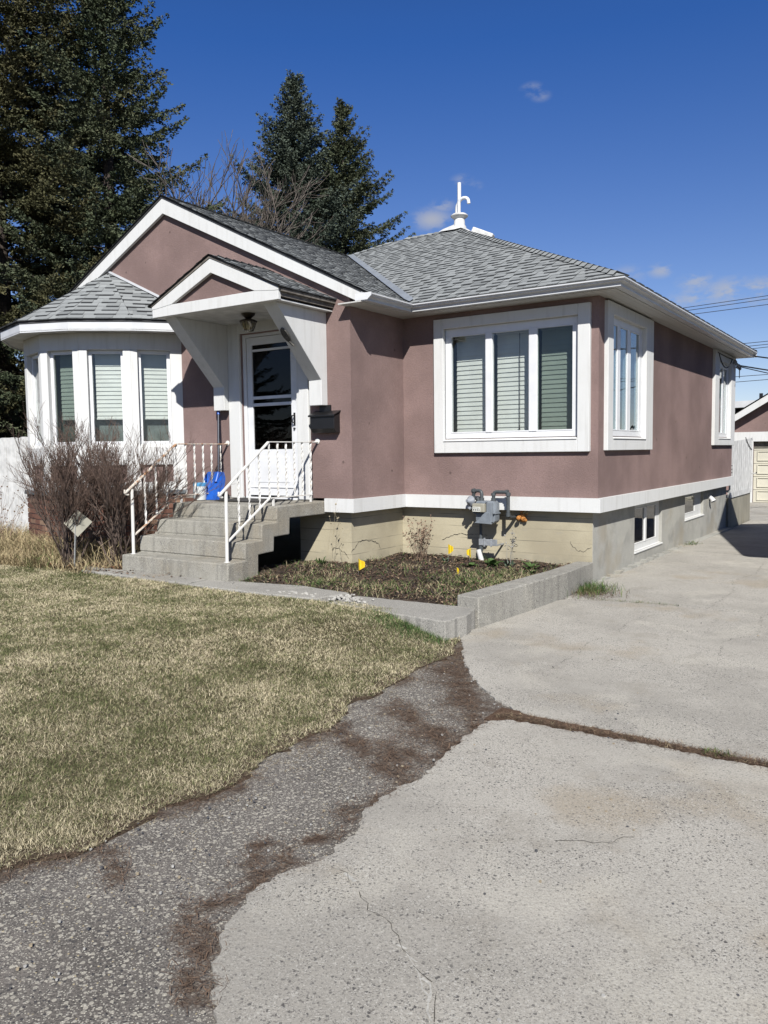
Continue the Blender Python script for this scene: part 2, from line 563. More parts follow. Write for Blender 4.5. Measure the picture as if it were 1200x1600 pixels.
g = G('painted_foundation')
c_ = g.mix(g.ramp(g.noise(1.4, 5), .3, .7), (.38, .335, .235), (.53, .475, .34))
c_ = g.mix(g.ramp(g.noise(4, 5, .7, vec=g.vscale((1, 1, 3))), .56, .74, 0, .6), c_, (.36, .33, .26))
c_ = g.mix(g.ramp(g.noise(120, 3, .7), .35, .7, 0, .25), c_, (.3, .27, .2))
sep = g.n('SeparateXYZ', Vector=g.pos).outputs['Z']
wob = g.math('ADD', sep, g.math('MULTIPLY', g.noise(1.5, 2), .012))
pp = g.math('PINGPONG', g.math('ADD', wob, .005), .075)
line = g.ramp(pp, .0, .006, 1, 0)
gate = g.ramp(g.noise(1.8, 2, vec=g.vscale((1, 1, 5))), .42, .6, .12, .9)
c_ = g.mix(g.math('MULTIPLY', line, gate), c_, (.13, .12, .09))
low = g.ramp(sep, .18, .34, .45, 0)
c_ = g.mix(g.math('MULTIPLY', low, g.ramp(g.noise(5, 4), .4, .6)), c_, (.27, .25, .19))
m_found = g.fin(c_, .85, g.bump(line, -.5, .004, g.bump(g.noise(45, 5, .7), .35, .006)), .2)
m_parge = concrete('parged_foundation', (.46, .452, .41), (.27, .27, .255), .85, False, False, .5)
FP = -.085                                # foundation is set back behind the trim
mb = MB()
mb.prism([(XJ - .9, YJ + .085, -.1), (XJ - .085, YJ + .085, -.1), (XJ - .085, .085, -.1), (-.088, .085, -.1), (-.088, .3, -.1), (XJ - .3, .3, -.1), (XJ - .3, YJ + .3, -.1), (XJ - .9, YJ + .3, -.1)], (0, 0, TZ0 + .1 + .02))


def crack(mb, pts, w, plane, m=1):
    """thin broken line following pts on a vertical plane; plane maps (a,z) to a 3D point"""
    fine = []
    for (a, b) in zip(pts, pts[1:]):
        k = max(2, int(math.hypot(b[0] - a[0], b[1] - a[1]) / .022))
        for i in range(k):
            t = i / k
            fine.append((a[0] + (b[0] - a[0]) * t + random.uniform(-.009, .009), a[1] + (b[1] - a[1]) * t + random.uniform(-.011, .011)))
    fine.append(pts[-1])
    for (a, b) in zip(fine, fine[1:]):
        d = Vector((b[0] - a[0], b[1] - a[1])); d.normalize()
        nn = Vector((-d.y, d.x)) * w * random.uniform(.15, .75)
        mb.add([plane(a[0] - nn.x, a[1] - nn.y), plane(b[0] - nn.x, b[1] - nn.y), plane(b[0] + nn.x, b[1] + nn.y), plane(a[0] + nn.x, a[1] + nn.y)], [(0, 1, 2, 3)], m)


pf = lambda a, z: (a, .085 - .003, z)
pj = lambda a, z: (XJ - .085 + .003, a, z)
pg = lambda a, z: (a, YJ + .085 - .003, z)
crack(mb, [(-2.10, .40), (-1.93, .46), (-1.86, .49), (-1.77, .48), (-1.65, .485), (-1.45, .48)], .006, pf)
crack(mb, [(-1.12, .33), (-1.04, .36), (-.95, .44), (-.87, .44), (-.65, .43), (-.52, .37), (-.46, .30)], .006, pj)
crack(mb, [(-3.0, .36), (-2.9, .35), (-2.83, .31), (-2.76, .24)], .005, pg)
crack(mb, [(-.36, .46), (-.33, .40), (-.28, .36), (-.20, .34), (-.15, .38), (-.10, .40)], .004, pf)
mb.build('foundation', [m_found, m_dark], house, fix=False)
mb = MB()
FSf = (Vector((-.085, 0, 0)), Y, X)
wall(mb, FSf, .0875, YB - .02, -.2, TZ0 + .02, .2, [(1.75, 3.13, .16, .80), (4.54, 5.9, .38, .80)])
mb.build('side_foundation', m_parge, house, bevel=.004)
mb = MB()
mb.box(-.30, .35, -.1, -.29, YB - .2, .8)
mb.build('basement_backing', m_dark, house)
mb = MB()
mb.box(-.11, .3, -.3, .05, YB - .1, -.02)
for i in range(26):
    y = .35 + i * .28 + random.uniform(-.05, .05)
    s_ = random.uniform(.03, .07)
    mb.prism([(-.09, y, -.05), (-.02 + random.uniform(-.02, .04), y - .02, -.05), (-.01 + random.uniform(-.02, .05), y + s_ * 2, -.05), (-.09, y + s_ * 2, -.05)], (0, 0, .055 + random.uniform(0, .02) - .012 * max(0, y - 3)))
mb.build('footing_rubble', m_parge, house)


# ---- windows
def slats(mb, u0, u1, n, z0, z1, pitch=.057, tilt=1.36):
    z = z0 + .015
    while z < z1:
        a = .031
        dz, dn = a * math.sin(tilt) , a * math.cos(tilt)
        pts = [(u0, n - dn, z + dz), (u1, n - dn, z + dz), (u1, n + dn, z - dz), (u0, n + dn, z - dz)]
        mb.prism(pts, (0, 0, .003))
        z += pitch * random.uniform(.97, 1.03)
    mb.box(u0, n - .02, z0 - .012, u1, n + .02, z0 + .008)


def window(fr, trim, frame, panes, zs, glassm, blinds='slats', rec=.012, sill=True, parent=house, name='window', mul=.010, fm=None):
    """trim (u0,u1,z0,z1), frame the same, panes [(u0,u1)], zs (z0,z1)"""
    mb = MB(); mb.fr = fr
    panes = [(a - .011, b + .011) for (a, b) in panes]
    n0, n1 = -rec - .06, -rec
    # main frame
    bars = [frame[0] - .03] + [q for pr in panes for q in pr] + [frame[1] + .03]
    mb.box(frame[0] - .03, n0, frame[2] - .01, frame[1] + .03, n1, zs[0]); mb.box(frame[0] - .03, n0, zs[1], frame[1] + .03, n1, frame[3] + .03)
    for i in range(0, len(bars), 2):
        mb.box(bars[i], n0, zs[0], bars[i + 1], n1 + (mul if 0 < i < len(bars) - 2 else 0), zs[1])
    # sash lips
    for (a, b) in panes:
        for q in ((a - .001, a + .007), (b - .007, b + .001)):
            mb.box(q[0], n1 - .03, zs[0], q[1], n1 + .004, zs[1])
        mb.box(a + .007, n1 - .03, zs[0] - .001, b - .007, n1 + .004, zs[0] + .014)
        mb.box(a + .007, n1 - .03, zs[1] - .014, b - .007, n1 + .004, zs[1] + .001)
    w = mb.build(name, fm or m_vinyl, parent, bevel=.003)
    if trim:
        t = MB(); t.fr = fr
        o0, o1, oz0, oz1 = frame[0] - .02, frame[1] + .02, frame[2] - .015, frame[3] + .02
        pr, dp = .05, -.09
        t.box(trim[0], dp, trim[2], o0, pr, trim[3]); t.box(o1, dp, trim[2], trim[1], pr, trim[3])
        t.box(o0, dp, oz1, o1, pr, trim[3]); t.box(o0, dp, trim[2], o1, pr, oz0 - .03)
        # sloped sill
        t.prism([(o0, dp, oz0 - .03), (o0, pr + .012, oz0 - .03), (o0, pr + .012, oz0 - .018), (o0, -rec, oz0), (o0, dp, oz0)], (o1 - o0, 0, 0))
        t.build('window_surround', m_wstucco, w, bevel=.010)
    for i, (a, b) in enumerate(panes):
        gm = glassm[i] if isinstance(glassm, list) else glassm
        q = MB(); q.fr = fr
        q.box(a, n1 - .012, zs[0], b, n1 - .008, zs[1])
        q.build('pane', gm, w)
        if blinds == 'slats':
            q = MB(); q.fr = fr
            slats(q, a - .02, b + .005, n1 - .20, zs[0] + .02, zs[1] + .03)
            q.box(a - .03, n1 - .23, zs[1] - .01, b + .01, n1 - .17, zs[1] + .05)
            o = q.build('blind', m_blind, w)
        elif blinds == 'curtain':
            q = MB(); q.fr = fr
            k = 26
            pts = [(a - .03 + (b - a + .06) * i_ / k, n1 - .14 + .018 * math.sin(i_ * 1.9) + .008 * math.sin(i_ * 4.1)) for i_ in range(k + 1)]
            for (p0, p1) in zip(pts, pts[1:]):
                q.poly([(p0[0], p0[1], zs[0]), (p1[0], p1[1], zs[0]), (p1[0], p1[1], zs[1] + .04), (p0[0], p0[1], zs[1] + .04)])
            q.build('curtain', m_curtain, w, smooth=False, fix=False)
    return w


w1 = window(FF, (-2.14, -.09, 1.525, 3.215), (-1.98, -.255, 1.715, 3.07), [(-1.91, -1.44), (-1.335, -.865), (-.745, -.32)], (1.775, 3.0), [m_glass, m_glass, m_glass_dim])
mb = MB()
mb.beam((-1.045, .165, 1.80), (-1.045, .165, 2.98), .006, .006)
mb.beam((-1.045, .165, 1.80), (-1.05, .16, 1.86), .012, .012)
mb.build('blind_cord', m_dark, w1)
w2 = window(FS, (.19, 2.08, 1.535, 3.26), (.40, 1.73, 1.715, 3.10), [(.49, .70), (.82, 1.10), (1.24, 1.61)], (1.775, 3.04), m_glass_pale, 'curtain', mul=.003)
w3 = window(FS, (6.04, 7.90, 1.595, 3.28), (6.42, 7.48, 1.755, 3.09), [(6.60, 6.95), (7.05, 7.36)], (1.81, 3.03), m_glass_pale, 'curtain', mul=.003)
b1 = window((Vector((-.085, 0, 0)), Y, X), None, (1.76, 3.12, .165, .795), [(1.86, 2.36), (2.46, 2.95)], (.245, .74), m_glass_dark, None, rec=.045, name='basement_window', fm=m_wstucco)
b2 = window((Vector((-.085, 0, 0)), Y, X), None, (4.55, 5.89, .385, .795), [(4.65, 5.40)], (.455, .75), m_glass_dark, None, rec=.045, name='basement_window', fm=m_wstucco)
for (w_, u0, u1, z) in ((b1, 1.74, 3.15, .16), (b2, 4.53, 5.92, .38)):
    mb = MB(); mb.fr = FSf
    mb.prism([(u0, -.10, z - .02), (u0, .015, z - .025), (u0, .015, z - .005), (u0, -.10, z + .015)], (u1 - u0, 0, 0))
    mb.build('sill', m_wstucco, w_, bevel=.004)

# ---- entry door
mb = MB(); mb.fr = FG
mb.box(-4.62, -.10, .96, -4.415, .04, 3.26); mb.box(-3.45, -.10, .96, -3.26, .04, 3.26); mb.box(-4.415, -.10, 3.115, -3.45, .04, 3.26)
mb.build('door_surround', m_wstucco, house, bevel=.01)
mb = MB(); mb.fr = FG
dz0, dz1 = 1.0, 3.07
u0, u1 = -4.405, -3.46
mb.box(u0, -.16, .96, u0 + .055, -.02, dz1 + .04); mb.box(u1 - .05, -.16, .96, u1, -.02, dz1 + .04); mb.box(u0 + .055, -.16, dz1 - .005, u1 - .05, -.02, dz1 + .04)
mb.box(u0 + .055, -.16, .94, u1 - .05, .0, .975)
door = mb.build('door', m_vinyl, house, bevel=.004)
mb = MB(); mb.fr = FG
a, b = u0 + .06, u1 - .055
mb.box(a, -.08, dz0, a + .085, -.04, dz1 - .01); mb.box(b - .085, -.08, dz0, b, -.04, dz1 - .01)
mb.box(a + .085, -.08, dz1 - .11, b - .085, -.04, dz1 - .01)
mb.box(a + .085, -.08, dz0, b - .085, -.045, 1.60)
mb.box(a + .02, -.04, 1.10, b - .02, -.034, 1.115)
mb.box(a + .14, -.045, 1.17, b - .14, -.040, 1.50)
for (z0_, z1_) in ((2.875, 2.905), (2.255, 2.295), (2.165, 2.205)):
    mb.box(a + .085, -.07, z0_, b - .085, -.045, z1_)
mb.build('storm_door', m_vinyl, door, bevel=.004)
mb = MB(); mb.fr = FG
mb.box(a + .085, -.066, 1.60, b - .085, -.060, dz1 - .11)
mb.build('pane', m_glass_dark, door)
mb = MB(); mb.fr = FG
mb.box(a - .02, -.17, .98, b + .02, -.15, dz1)
mb.build('dark_inside_backing', m_black, door)  # black sheet standing in for the unlit inside behind the door glass
mb = MB(); mb.fr = FG
mb.box(b - .045, -.04, 1.90, b - .02, -.03, 2.06)
mb.fr = None
xh = b - .032
mb.tube([(xh, YJ + .035, 2.03), (xh, YJ - .012, 2.02), (xh, YJ - .018, 1.98), (xh, YJ - .01, 1.94), (xh, YJ + .035, 1.93)], .008, 8)
mb.lathe((xh, YJ + .04, 1.86), [(.012, 0), (.014, .02), (.006, .024)], 12, ax=-Y)
mb.build('door_handle', m_black, door)

# ---- roof planes with real shingle tabs
Y_GR = -1.27
E0 = 3.385
SL = .489
PK = Vector((-3.9, 3.9, 0)); PK.z = E0 + SL * 4.31
LR = Vector((-5.15, 3.9, PK.z))
XEL = LR.x - 4.31
YE = 8.02
SEED = random.Random(3)


def shingles(mb, poly, hdir, exposure=.143, wr=(.12, .26), xmin=None, skew=0):
    """poly: convex 3D polygon (planar); rows run along hdir"""
    P = [Vector(q) for q in poly]
    h = Vector(hdir).normalized()
    nrm = None
    for i in range(len(P)):
        c = (P[(i + 1) % len(P)] - P[i]).cross(P[(i + 2) % len(P)] - P[(i + 1) % len(P)])
        if c.length > 1e-4:
            nrm = c.normalized(); break
    if nrm.z < 0: nrm = -nrm
    up = nrm.cross(h)
    if up.z < 0: up = -up
    o = P[0]
    L = [((q - o).dot(h), (q - o).dot(up)) for q in P]
    t0 = min(q[1] for q in L); t1 = max(q[1] for q in L)

    def span(t):
        t = min(max(t, t0 + 1e-4), t1 - 1e-4)
        xs = []
        for i in range(len(L)):
            (s0, a), (s1, b) = L[i], L[(i + 1) % len(L)]
            if (a - t) * (b - t) < 0:
                xs.append(s0 + (s1 - s0) * (t - a) / (b - a))
        return (min(xs), max(xs)) if len(xs) >= 2 else None
    W3 = lambda s, t, k: o + h * s + up * t + nrm * k
    # deck
    mb.add([q - nrm * .004 for q in P], [tuple(range(len(P)))], 1)
    t = t0
    row = 0
    while t < t1 - .01:
        te = min(t + exposure, t1)
        lo, hi = span(t + 1e-3), span(te - 1e-3)
        if lo is None or hi is None: break
        s = lo[0] - SEED.uniform(0, .3)
        up_ = SEED.random() < .5
        while s < lo[1]:
            w = SEED.uniform(*wr)
            if not up_: w *= .62
            k = .0125 if up_ else .0055
            a0, a1 = max(s, lo[0]), min(s + w, lo[1])
            b0, b1 = max(s, hi[0]), min(s + w, hi[1])
            if a1 - a0 > .012:
                if b1 < b0: b0 = b1 = (b0 + b1) / 2 if hi[0] <= (b0 + b1) / 2 <= hi[1] else (hi[0] if b1 < hi[0] else hi[1])
                ov = .0
                tb = t - (.006 if up_ else 0)
                vs = [W3(a0, tb, k), W3(a1, tb, k), W3(b1, te + ov, .003 if up_ else .001), W3(b0, te + ov, .003 if up_ else .001),
                      W3(a0, tb, -.003), W3(a1, tb, -.003)]
                mb.add(vs, [(0, 1, 2, 3)], 0)
                mb.add([vs[0], vs[1], vs[5], vs[4]], [(0, 3, 2, 1)], 2)
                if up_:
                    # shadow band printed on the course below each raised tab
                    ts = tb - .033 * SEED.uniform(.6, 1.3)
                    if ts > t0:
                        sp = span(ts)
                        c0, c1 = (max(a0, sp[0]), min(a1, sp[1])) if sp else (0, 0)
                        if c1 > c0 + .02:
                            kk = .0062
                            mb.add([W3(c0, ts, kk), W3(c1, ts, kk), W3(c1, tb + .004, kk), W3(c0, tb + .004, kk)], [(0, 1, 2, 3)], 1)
            s += w
            up_ = not up_
        t += exposure
        row += 1


def hipcaps(mb, a, b, side1, side2, w=.13, exp=.15, lift=.028):
    """overlapping cap shingles from low point a to high point b; side1/2 are down-slope directions"""
    a, b = Vector(a), Vector(b)
    d = (b - a); n = int(d.length / exp); d.normalize()
    s1, s2 = Vector(side1), Vector(side2)
    for i in range(1, n):
        p0 = a + d * (i * exp + .03) + Z * lift; p1 = a + d * ((i + 1) * exp + .03) + Z * (lift - .016)
        for sdir, col in ((s1, 0), (s2, 0)):
            mb.add([p0, p0 + sdir * w, p1 + sdir * w, p1], [(0, 1, 2, 3)], 0)
            mb.add([p0, p0 + sdir * w, p0 + sdir * w - Z * .014, p0 - Z * .014], [(0, 1, 2, 3)], 1)


mb = MB()
Cfr = Vector((.41, -.41, E0)); Cfl = Vector((XEL, -.41, E0)); Cbr = Vector((.41, YE, E0)); Cbl = Vector((XEL, YE, E0))
shingles(mb, [Cfl, Cfr, PK, LR], X)
shingles(mb, [Cfr, Cbr, PK], Y)
shingles(mb, [Cbr, Cbl, LR, PK], -X)
shingles(mb, [Cbl, Cfl, LR], -Y)
# gabled part
GE = GC + 3.49
GP = 3.49 * GS + E0
GYV = -.41 + (GP - E0) / SL
shingles(mb, [(GE, Y_GR, E0), (GE, -.41, E0), (GC, GYV, GP), (GC, Y_GR, GP)], Y)
shingles(mb, [(2 * GC - GE, Y_GR, E0), (GC, Y_GR, GP), (GC, GYV, GP), (2 * GC - GE, -.41, E0)], Y)
dn = lambda x, y: Vector((x, y, -SL)).normalized()
hipcaps(mb, Cfr, PK, dn(0, -1), dn(1, 0), .15)
hipcaps(mb, Cbr, PK, dn(0, 1), dn(1, 0), .15)
hipcaps(mb, Cfl, LR, dn(0, -1), dn(-1, 0), .15)
hipcaps(mb, LR, PK, dn(0, -1), dn(0, 1), .15)
hipcaps(mb, (GC, Y_GR, GP), (GC, GYV, GP), dn(1, 0), dn(-1, 0), .15)
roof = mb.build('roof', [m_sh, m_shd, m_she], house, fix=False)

mb = MB()                                # metal valley
va, vb = Vector((GE, -.41, E0 + .03)), Vector((GC, GYV, GP + .03))
e1 = Vector((0, 1, SL)).normalized() * .115     # up the main slope
e2 = Vector((-1, 0, SL)).normalized() * .085    # up the gable slope
mb.add([va, vb, vb + e1, va + e1], [(0, 1, 2, 3)])
mb.add([va, vb, vb + e2, va + e2], [(0, 1, 2, 3)])
mb.build('valley_flashing', m_flash, roof, fix=False)

# rake boards of the big gable
rz = lambda x: GP - .042 - GS * abs(x - GC)
mb = MB()
RH = .205
yf = -1.245
xr, xl = -2.40, 2 * GC + 2.40
mb.prism([(xr, yf, rz(xr)), (GC, yf, rz(GC)), (GC, yf, rz(GC) - RH), (xr, yf, rz(xr) - RH * .62)], (0, .045, 0))
mb.prism([(xl, yf, rz(xl)), (xl, yf, rz(xl) - RH * .62), (GC - .002, yf, rz(GC) - RH), (GC - .002, yf, rz(GC))], (0, .045, 0))
mb.build('rake_board', m_wstucco, house, bevel=.004)
mb = MB()
for s_ in (1, -1):
    ex = GC + 3.42 * s_
    mb.prism([(ex, yf - .008, rz(ex) + .003), (GC, yf - .008, rz(GC) + .003), (GC, yf - .008, rz(GC) + .036), (ex, yf - .008, rz(ex) + .036)], (0, .05, 0))
mb.build('rake_edge', m_drip, house)

# soffits, fascia, gutters
SZ = 3.285
mb = MB()
mb.box(XJ - .06, -1.335, SZ, XJ + .27, -.27, SZ + .015)
mb.box(XJ, -.27, SZ, .27, 0.02, SZ + .015)
mb.box(0, .0201, SZ, .27, YE - .02, SZ + .015)
mb.box(XL - .3, -.27, SZ, XJL - .0, 0.0, SZ + .015)
mb.box(XJL - .27, -1.33, SZ, XJL, -.27, SZ + .015)
mb.box(XL - .3, 0.001, SZ, XL, YE - .02, SZ + .015)
mb.box(XL, YB, SZ, 0, YE - .02, SZ + .015)
mb.build('soffit', m_soffit, house)
PROF = [(.27, 3.292), (.355, 3.292), (.355, 3.302), (.345, 3.306), (.350, 3.322), (.372, 3.336), (.392, 3.341), (.392, 3.350), (.402, 3.352), (.412, 3.362), (.412, 3.376), (.400, 3.380), (.396, 3.366), (.27, 3.366)]


def gutter(path, name='gutter', prof=PROF, mat=m_metal, par=house):
    """path(o) -> list of 3D xy points for a given outward offset"""
    mb = MB(); n = len(prof)
    k = len(path(0))
    vs = []
    for j in range(k):
        for (o, z) in prof:
            q = path(o)[j]; vs.append((q[0], q[1], z))
    fs = [(j * n + i, j * n + (i + 1) % n, (j + 1) * n + (i + 1) % n, (j + 1) * n + i) for j in range(k - 1) for i in range(n)]
    fs += [tuple(range(n)), tuple(range((k - 1) * n, k * n))]
    mb.add(vs, fs)
    return mb.build(name, mat, par)


gt = gutter(lambda o: [(XJ + o, -1.325), (XJ + o, -o), (o, -o), (o, YE - .02)])
mb = MB()
if True:
    mb.prism([(XJ + .19, -1.335, 3.302), (XJ + .36, -1.335, 3.302), (XJ + .415, -1.335, 3.345), (XJ + .415, -1.335, 3.382), (XJ + .19, -1.335, 3.382)], (0, .008, 0))
mb.build('gutter_end_cap', m_vinyl, gt)
mb = MB()
fas = [(.262, 3.29), (.27, 3.29), (.27, 3.40), (.262, 3.40)]
gutter(lambda o: [(XJ + o, -1.32), (XJ + o, -o), (o, -o), (o, YE)], 'fascia', fas)
gutter(lambda o: [(XL - o, YB + .3), (XL - o, -o), (XJL - o, -o), (XJL - o, -1.325)], 'gutter')
mb = MB()
mb.box(XL - .3, YE - .02, 3.285, .40, YE + .012, 3.38)
mb.build('rear_fascia', m_metal, house)

# flashing plate, flue and vent pipes on the peak
mb = MB()
q = lambda dx, dy: Vector((PK.x + dx, PK.y + dy, PK.z - SL * max(-dy, dx, 0) + .045))
tops = [Vector((PK.x - .30, PK.y, PK.z + .055)), Vector((PK.x - .02, PK.y - .0, PK.z + .11)), Vector((PK.x + .16, PK.y + .16, PK.z - .01))]
mb.add([tops[0], tops[1], q(-.02, -.16), q(-.33, -.13)], [(0, 1, 2, 3)])
mb.add([tops[1], tops[2], q(.24, .05), q(.12, -.12)], [(0, 1, 2, 3)])
mb.add([tops[1], q(.12, -.12), q(-.02, -.16)], [(0, 1, 2)])
mb.add([tops[0], tops[1], Vector((PK.x, PK.y + .2, PK.z - .02)), Vector((PK.x - .3, PK.y + .2, PK.z - .03))], [(0, 1, 2, 3)])
mb.add([tops[1], tops[2], Vector((PK.x, PK.y + .3, PK.z - .08))], [(0, 1, 2)])
mb.build('peak_flashing', m_paintwood, roof, fix=False)
fx, fy = PK.x + .0, PK.y + .05
mb = MB()
mb.lathe((fx, fy, PK.z - .05), [(.135, 0), (.12, .10), (.10, .13), (.095, .24), (.13, .26), (.155, .285), (.155, .300), (.12, .325), (.05, .345), (.04, .35)], 24)
mb.build('flue_cap', m_paintwood, roof, smooth=True)
mb = MB()
bz = PK.z + .28
mb.tube([(fx - .045, fy, bz - .03), (fx - .045, fy, bz + .10), (fx - .04, fy, bz + .14), (fx - .005, fy, bz + .20), (fx + .0, fy, bz + .24), (fx, fy, bz + .54)], .034, 12)
mb.tube([(fx - .04, fy, bz + .12), (fx - .045, fy, bz + .02)], .040, 12)
mb.build('vent_pipe', m_vinyl, roof, smooth=True)
mb = MB()
arc = [(fx + .02, fy - .05, bz - .02), (fx + .02, fy - .05, bz + .10)]
for i in range(9):
    t = math.pi * (1 - i / 8)
    arc.append((fx + .115 + .095 * math.cos(t), fy - .05, bz + .17 + .075 * math.sin(t)))
arc.append((fx + .215, fy - .05, bz + .13))
mb.tube(arc, .030, 12)
mb.build('vent_pipe', m_vinyl, roof, smooth=True)
mb = MB()
hb = Vector((PK.x + .24, PK.y + .10, PK.z - .035))
hd = Vector((.36, .08, -.165))
mb.beam(hb, hb + hd, .16, .11)
mb.build('roof_vent', m_paintwood, roof, bevel=.02)

# ---- canopy over the door
cx, yc, ch = -3.90, -2.19, 1.03
canopy = MB()
za, ze = 3.83, 3.375
zs_ = (za - ze) / ch
mb = MB()
T = .045
mb.box(cx - ch, yc, 3.245, cx + ch, yc + T, 3.375)
rw = .165
for s_ in (1, -1):
    x0 = cx + s_ * (ch + .005)
    mb.prism([(x0, yc - .004, ze), (cx, yc - .004, za), (cx, yc - .004, za - rw), (cx + s_ * (ch - rw / zs_ * .93), yc - .004, ze + .0), (cx + s_ * (ch - .05), yc - .004, ze - .03), (x0, yc - .004, ze - .03)], (0, T, 0))
can = mb.build('canopy', m_wstucco, house, bevel=.004)
mb = MB()
mb.prism([(cx - ch + .1, yc + .055, 3.3), (cx + ch - .1, yc + .055, 3.3), (cx, yc + .055, za - .06)], (0, .03, 0))
mb.build('tympanum', m_mauve, can)
mb = MB()
mb.box(cx - ch + .02, yc + T, 3.245, cx + ch - .02, YJ - .002, 3.262)
mb.build('canopy_ceiling', m_paintwood, can)
mb = MB()
for s_ in (1, -1):
    xe = cx + s_ * (ch + .045)
    zz = ze - .02 + .03
    shingles(mb, [(xe, yc - .03, zz - .0), (xe, YJ + .02, zz), (cx, YJ + .02, za + .045), (cx, yc - .03, za + .045)], Y, .12, (.12, .26))
    mb.add([(xe, yc - .03, zz - .012), (xe, YJ, zz - .012), (xe, YJ, zz + .002), (xe, yc - .03, zz + .002)], [(0, 1, 2, 3)], 1)
hipcaps(mb, (cx, yc - .03, za + .04), (cx, YJ, za + .04), Vector((1, 0, -zs_)).normalized(), Vector((-1, 0, -zs_)).normalized(), .12, .13, .024)
mb.build('canopy_shingles', [m_sh, m_shd, m_she], can, fix=False)
mb = MB()
for s_ in (1, -1):
    xe = cx + s_ * (ch + .03)
    mb.box(min(xe, xe - s_ * .03), yc + .02, 3.335, max(xe, xe - s_ * .03), YJ, 3.372)
    mb.box(min(xe - s_ * .03, xe - s_ * .09), yc + .05, 3.285, max(xe - s_ * .03, xe - s_ * .09), YJ, 3.335)
    x0 = cx + s_ * (ch + .012)
    mb.prism([(x0, yc - .012, ze + .003), (cx, yc - .012, za + .003), (cx, yc - .012, za + .03), (x0, yc - .012, ze + .03)], (0, .05, 0))
mb.build('canopy_edge', plain('weathered_fascia', (.20, .18, .155), .8, .3, 12), can)
for (xa, xb) in ((-3.18, -2.985), (-4.815, -4.62)):
    mb = MB()
    mb.prism([(xa, YJ, 2.125), (xa, YJ - .12, 2.125), (xa, YJ - .12, 2.43), (xa, yc + .09, 3.245), (xa, YJ, 3.245)], (xb - xa, 0, 0))
    mb.build('bracket', m_wstucco, can, bevel=.006)
mb = MB()
a_ = Vector((-3.155, YJ - .12, 2.43)); b_ = Vector((-3.155, yc + .09, 3.245)); d_ = (b_ - a_).normalized(); nn = Vector((0, -d_.z, d_.y))
nn = nn if nn.y < 0 else -nn
c0 = a_ + d_ * .70 + Vector((.045, 0, 0)) + nn * .004
vs = []
for k in range(16):
    t = 2 * math.pi * k / 16
    vs.append(c0 + X * (.045 * math.cos(t)) + d_ * (.10 * math.sin(t)))
mb.prism(vs, tuple(nn * .018))
mb.beam(c0 - d_ * .09 + nn * .01, c0 - d_ * .16 + nn * .01 + X * .03, .03, .02)
mb.build('vent_plate', plain('grey_brown_patch', (.10, .095, .085), .8, .3, 30), can)

# ---- bow window
FSC = [(-9.02, -1.18), (-8.55, -1.86), (-7.93, -2.39), (-7.06, -2.64), (-6.37, -2.38), (-5.72, -1.87), (-5.14, -1.18)]
WAL = [(-8.72, -1.18), (-8.34, -1.67), (-7.79, -2.13), (-7.07, -2.345), (-6.50, -2.14), (-5.965, -1.71), (-5.535, -1.18)]
APX = Vector((-7.06, -1.175, 4.25))
bay = MB()
ZR = 3.205
mb = MB()
for (a, b) in zip(FSC, FSC[1:]):
    d = (Vector(b) - Vector(a)).normalized(); n_ = Vector((d.y, -d.x))
    mb.prism([(a[0], a[1], ZR), (b[0], b[1], ZR), (b[0] - n_.x * .03, b[1] - n_.y * .03, ZR), (a[0] - n_.x * .03, a[1] - n_.y * .03, ZR)], (0, 0, .115))
bayo = mb.build('bow_window', m_metal, house)
mb = MB()
mb.prism([(x, y, ZR + .012) for (x, y) in FSC], (0, 0, .012))
mb.build('bow_soffit', m_paintwood, bayo)
mb = MB()
for (a, b) in zip(FSC, FSC[1:]):
    d = (Vector(b) - Vector(a)).normalized(); n_ = Vector((d.y, -d.x))
    mb.prism([(a[0] + n_.x * .008, a[1] + n_.y * .008, ZR + .117), (b[0] + n_.x * .008, b[1] + n_.y * .008, ZR + .117), (b[0] - n_.x * .04, b[1] - n_.y * .04, ZR + .117), (a[0] - n_.x * .04, a[1] - n_.y * .04, ZR + .117)], (0, 0, .035))
mb.build('drip_edge', m_drip, bayo)
mb = MB()
def outw(i, o):
    p_ = Vector(FSC[i]); c_ = Vector((-7.06, -1.18))
    return p_ + (p_ - c_).normalized() * o
pts = []
for i in range(len(FSC)):
    q_ = outw(i, .03)
    if i in (0, len(FSC) - 1): q_.y = -1.18
    pts.append(Vector((q_.x, q_.y, ZR + .155)))
for (a, b) in zip(pts, pts[1:]):
    shingles(mb, [a, b, APX], b - a, .135, (.14, .3))
for q_ in pts[1:-1]:
    pass
mb.build('bow_roof', [m_sh, m_shd, m_she], bayo, fix=False)
# roof-to-wall flashing (white line on the right)
mb = MB()
mb.beam(APX + Vector((0, -.01, .03)), pts[-1] + Vector((0, -.01, .04)), .03, .03)
mb.build('wall_flashing', m_metal, bayo)

